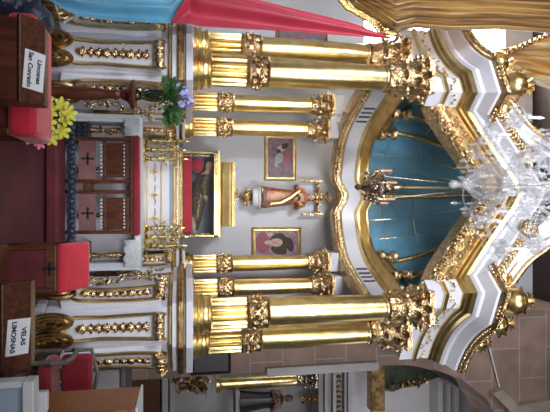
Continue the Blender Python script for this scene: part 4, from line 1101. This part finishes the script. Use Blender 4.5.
for i in range(8):
    strand(t1[i]+Vector((0, 0, .02)), t1[(i+1) % 8]+Vector((0, 0, .02)), .12)
    strand(t1[i]+Vector((0, 0, .03)), topc, .10)
    d = (t1[i]-Vector((chx, chy, t1[i].z))).normalized()
    strand(Vector((chx, chy, 4.30))+d*.2, Vector((chx, chy, 4.03))+d*.02, .02, 12)
for i in range(6): strand(t2[i], t2[(i+1) % 6], .08, 16)
rd = random.Random(21)
m = MB()
for i in range(150):
    a = rd.random()*2*PI; r = .06+.38*rd.random()**.7; drop(m, Vector((chx+r*math.cos(a), chy+r*math.sin(a), 4.22+.42*rd.random()+.18*(1-r/.4))), .04+.02*rd.random())
o = m.build('hanging_prisms', CRYST, ch); o['kind'] = 'stuff'

# ================================================================== RIGHT SIDE: plaque, cable, chapel altar
pq = thing('wall_plaque', 'black framed slate plaque on the stone pier beside the right columns', 'plaque', (2.35, 7.72, 1.95))
a = at(191, 343, 7.7); b = at(231, 374, 7.7)
m = MB(); frame(m, 1.99, b.x, a.z, b.z, .07, 7.75, .04); m.build('frame', BLACK, pq, smooth=False)
MB().box(2.04, b.x-.05, 7.72, 7.745, a.z+.05, b.z-.05).build('panel', SLATE, pq, smooth=False)
m = MB()
for i in range(13):
    x = 2.05+(b.x-2.12)*i/12; m.box(x, x+.008, 7.715, 7.72, a.z+.08, b.z-.08)
m.build('engraved_lines', TRIG, pq, smooth=False)
cbp = [at(484, 333, 7.72), at(490, 350, 7.70), at(495, 370, 7.70), at(500, 390, 7.73)]
tag(MB().tube(cbp, .012, 6).build('wall_cable', CABLE, loc=cbp[0]), 'pale cable crossing the stone wall at upper right', 'cable')
# pale rough stone lintel
p = [at(490, 392, 7.7), at(500, 388, 7.7), at(516, 404, 7.7), at(540, 400, 7.7), at(555, 396, 7.7)]
m = MB().prism([(p[0].x, p[0].z), (p[1].x, p[1].z), (p[2].x, p[2].z), (p[3].x, p[3].z), (p[4].x, p[4].z+.2), (7, 8.3), (7, 7.08), (p[0].x+.3, 7.0)], -7.74, -7.62, RX(PI/2))
struct(m.build('trim_2', CREAM, smooth=False))
YC = 9.9
sa = thing('side_altar', 'dim gilt and grey side altar seen in the chapel at the right edge', 'altar', (4.0, YC, 0))
def bx(px0, px1, py0, py1, y0=YC, d=.35):
    a = at(px0, py0, y0); b = at(px1, py1, y0); return MB().box(a.x, b.x, y0, y0+d, a.z, b.z)
bx(100, 160, 372, 440, YC, .5).build('lower_body', WOOD, sa, smooth=False, bevel=.01)
m = bx(162, 168, 371, 440, YC-.06, .5); m.add(*(lambda q: (q.v, q.f))(bx(206, 212, 371, 400, YC-.06, .4))); m.add(*(lambda q: (q.v, q.f))(bx(170, 175, 371, 440, YC-.03, .5)))
m.build('shelf_mouldings', CHAPW, sa, smooth=False, bevel=.01)
pts = [at(176+2.2*i, 377+4*(i % 4), YC-.08) for i in range(14)]
MB().foliage(pts, .06, 6, .09, seed=6).build('carved_ornament', GOLDD, sa)
a = at(216, 384, YC); b = at(296, 384, YC)
m = MB().lathe([(.18, 0), (.18, .06), (.13, .10), (.13, b.z-a.z-.1), (.11, b.z-a.z)], (a.x, YC, a.z), 20); m.build('column_shaft', GOLD, sa)
m = MB(); capital(m, a.x, YC, b.z, b.z+.42, .12); m.build('column_capital', SILV, sa)
c0 = b.z+.42
m = MB()
for i, (h, o) in enumerate(((.10, .0), (.05, .10), (.10, .05), (.06, .16), (.16, .08), (.06, .2), (.10, .26))):
    m.box(a.x-.22-o, 6.5, YC-.2-o, YC+.4, c0, c0+h); c0 += h
m.build('entablature', CHAPW, sa, smooth=False, bevel=.01)
m = MB()
for i in range(16): m.ell((a.x-.3+.1*i, YC-.32, c0-.24), (.035, .05, .05), None, 6, 4)
m.build('dentils', GOLDD, sa)
m = MB().foliage([at(306+2*i, 400-.6*i, YC-.1) for i in range(8)], .05, 5, .07, seed=12); m.build('bracket_scroll', GOLDD, sa)
bx(372, 385, 366, 412, YC-.3, .3).build('upper_band', GOLDD, sa, smooth=False, bevel=.01)
sd = thing('dark_statue', 'dark figure standing in the niche of the chapel side altar', 'statue', at(246, 402, YC-.1))
a = at(240, 402, YC-.1); b = at(292, 402, YC-.1); H = b.z-a.z; x, y = a.x, a.y
m = MB().tube([(x, y, a.z), (x, y, a.z+H*.3), (x, y, a.z+H*.5), (x, y, a.z+H*.72), (x, y, a.z+H*.82), (x, y, a.z+H*.86)], [.12, .12, .11, .15, .07, .045], 12)
m.ell((x, y, a.z+H*.92), (.065, .07, .085), None, 10, 8).ell((x, y-.07, a.z+H*.91), (.012, .02, .02), None, 6, 4)
for sg in (-1, 1):
    m.tube([(x+sg*.14, y, a.z+H*.76), (x+sg*.19, y-.06, a.z+H*.6), (x+sg*.08, y-.17, a.z+H*.62)], [.05, .04, .028], 8); hand(m, (x+sg*.08, y-.17, a.z+H*.62), (-sg*.7, -.3, .5), (0, 0, 1), 1.3)
bo = m.build('body', SKIND, sd); remesh(bo, .012)
m = MB().lathe([(.22, 0), (.19, H*.2), (.15, H*.5), (.17, H*.7), (.10, H*.82), (.06, H*.84)], (x, y, a.z-.02), 20, flute=.12, nf=10); m.build('robe', BLACK, sd)
MB().ell((x, y+.02, a.z+H*.94), (.075, .075, .085), None, 10, 8).build('hair', HAIR, sd)
MB().box(x-.28, 5.2, y-.15, YC+.3, a.z-.10, a.z-.02).build('niche_shelf', CHAPW, sa, smooth=False)
# dark arched hanging above the side altar
a = at(385, 364, 10.2)
pts = [at(x_, y_, 10.15) for x_, y_ in ((372, 366), (372, 386), (382, 390), (392, 392), (402, 388), (416, 386), (430, 380), (440, 376), (430, 370), (410, 365), (390, 363))]
m = MB().prism([(p.x, p.z) for p in pts], -10.2, -10.12, RX(PI/2)); bh = thing('dark_canopy_crest', 'dark green and gilt crest above the chapel side altar', 'crest', pts[0])
m.build('crest_board', mat('dark_green_paint', (.03, .035, .022), .4, 0, var=.3), bh, smooth=False, bevel=.02)
MB().foliage([at(376+6*i, 388-i*.8, 10.08) for i in range(9)], .05, 4, .06, seed=5).build('gilt_leaves', GOLDD, bh)
# chapel cornice at top
m = MB()
for i, (px_, w_) in enumerate(((438, 5), (446, 3), (452, 4))):
    a = at(px_, 382+i*2, 10.3); m.box(a.x, 7.7, 10.3-.06*i, 10.7, a.z, a.z+.02*w_+.02)
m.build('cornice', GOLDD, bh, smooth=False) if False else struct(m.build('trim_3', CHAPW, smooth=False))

# ================================================================== LOWER RIGHT FURNITURE
cb = thing('orange_wood_cabinet', 'orange-brown wooden cabinet with pale edge, bottom right', 'cabinet', (2.2, 4.2, 0))
a = at(57, 398, 4.0); b = at(146, 398, 4.0)
MB().box(1.74, 2.7, 4.0, 4.5, .0, 1.22).build('body', WOODO, cb, smooth=False, bevel=.015)
MB().box(1.73, 2.72, 3.99, 4.51, 1.22, 1.24).build('top_edge', WPAINT, cb, smooth=False, bevel=.005)
MB().box(2.2, 2.215, 3.992, 4.0, .05, 1.15).build('door_gap', WOOD, cb, smooth=False)
MB().ell((2.16, 3.985, .85), (.015, .02, .015), None, 8, 6).build('knob', GOLDP, cb)
bc = thing('blue_white_board', 'light blue board with white frame at the bottom right corner', 'board', (1.05, 2.45, 0))
A = [at(-12, 386, 2.5), at(24, 388, 2.5), at(-12, 430, 2.5), at(24, 430, 2.5)]
MB().box(A[0].x, A[2].x, 2.5, 2.53, .0, A[1].z).build('panel', SKYB, bc, smooth=False)
m = MB().box(A[0].x-.02, A[2].x, 2.47, 2.56, A[1].z, A[1].z+.05).box(A[0].x-.02, A[0].x+.012, 2.48, 2.55, 0, A[1].z)
m.build('white_frame', WPAINT, bc, smooth=False, bevel=.006)
MB().box(A[0].x+.1, A[2].x, 2.66, 2.70, .0, A[1].z+.06).build('rear_panel', WPAINT, bc, smooth=False, bevel=.006)
# red chair with grey wood frame
rc = thing('red_armchair', 'red upholstered armchair with weathered grey frame, behind the orange cabinet', 'chair', (1.75, 4.75, 0))
MB().box(1.64, 2.16, 4.9, 5.3, .26, .38).build('seat', RED, rc, bevel=.04)
MB().box(1.66, 2.14, 5.26, 5.36, .38, .68).build('backrest', RED, rc, bevel=.04)
for x in (1.62, 2.16):
    MB().tube([(x, 5.34, .5), (x, 5.2, .54), (x, 5.0, .54), (x, 4.9, .50), (x, 4.88, .38)], [.02, .025, .028, .028, .022], 8).build('armrest', GREYW, rc)
    for y in (4.92, 5.32): MB().tube([(x, y, 0), (x, y, .2), (x, y, .38)], [.018, .025, .025], 8).build('leg', GREYW, rc)
MB().tube([(1.63, 5.35, .4), (1.64, 5.37, .66), (1.9, 5.38, .72), (2.15, 5.37, .66), (2.16, 5.35, .4)], .022, 8).build('back_frame', GREYW, rc)
gt = thing('draped_table', 'grey-white draped side table behind the right scroll pedestal', 'table', (2.45, 6.9, 0))
a = at(82, 357, 6.9)
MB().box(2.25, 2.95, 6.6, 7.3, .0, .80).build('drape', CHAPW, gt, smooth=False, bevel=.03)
MB().box(2.2, 2.98, 6.55, 7.35, .80, .86).build('table_top', GREYW, gt, smooth=False, bevel=.01)
# dark blue cloth bundles at the bottom edges
def bundle(cx, cy, cz, s, label):
    m = MB(); rd = random.Random(int(cx*10))
    for i in range(14):
        m.ell((cx+(rd.random()-.5)*s, cy+(rd.random()-.5)*s*.5, cz+(rd.random()-.5)*s*.8), (s*.3, s*.25, s*.28), RZ(rd.random()*3), 10, 7)
    o = m.build('patterned_cloth', DBLUE, loc=(cx, cy, 0)); tag(o, label, 'cloth'); remesh(o, .02)
bundle(-1.45, 4.0, .30, .5, 'dark blue patterned cloth bundle at the lower left corner')
bundle(.72, 3.25, .25, .42, 'dark blue patterned cloth bundle between the kneeler and right donation box')

# ================================================================== LIGHT
def area(name, loc, target, sx, sy, power, colr, spread=75):
    l = bpy.data.lights.new(name, 'AREA'); l.shape = 'RECTANGLE'; l.size = sx; l.size_y = sy; l.energy = power; l.color = colr; l.spread = math.radians(spread)
    o = bpy.data.objects.new(name, l); col.objects.link(o); o.location = loc
    o.rotation_euler = (Vector(target)-Vector(loc)).to_track_quat('-Z', 'Y').to_euler(); return o
SP = math.radians(80)
area('nave_window_light', (-3.8, -1.5, 6.2), (0, 7.5, 4.0), 2.2, 3.0, 150, (.92, .95, 1))
area('nave_window_light', (3.6, -2.0, 6.0), (0, 7.5, 4.0), 1.6, 2.6, 85, (.92, .95, 1))
area('west_window_light', (.3, -3.6, 4.2), (0, 8, 4.4), 1.6, 2.4, 60, (1, .97, .92))
area('chapel_fill_light', (6.5, 8.2, 6.0), (4, 10.5, 5.6), 1.0, 1.5, 40, (.92, .95, 1), 150)  # added fill lamp that brightens the dark chapel wall; no window is seen there
area('daylight_through_window', (-3.1, 8.7, 6.5), (-.6, 5.8, 4.6), 1.4, 2.3, 160, (1, .96, .88), 170)
w = bpy.data.worlds.new('World'); sc.world = w; w.use_nodes = True
w.node_tree.nodes['Background'].inputs['Color'].default_value = (.62, .68, .80, 1)
w.node_tree.nodes['Background'].inputs['Strength'].default_value = .26

# ================================================================== CAMERA
cd = bpy.data.cameras.new('Camera'); cam = bpy.data.objects.new('Camera', cd); col.objects.link(cam)
cd.sensor_fit = 'HORIZONTAL'; cd.sensor_width = 36; cd.lens = 36*FPX/550; cd.clip_start = .05
c, s = math.cos(PITCH), math.sin(PITCH)
R = Matrix(((0, -1, 0), (-s, 0, -c), (c, 0, -s)))   # columns: picture right = up, picture up = left
cam.matrix_world = T(CAM) @ R.to_4x4()
sc.camera = cam
sc.view_settings.view_transform = 'Standard'; sc.view_settings.look = 'None'
sc.view_settings.exposure = 0.0; sc.view_settings.gamma = 1
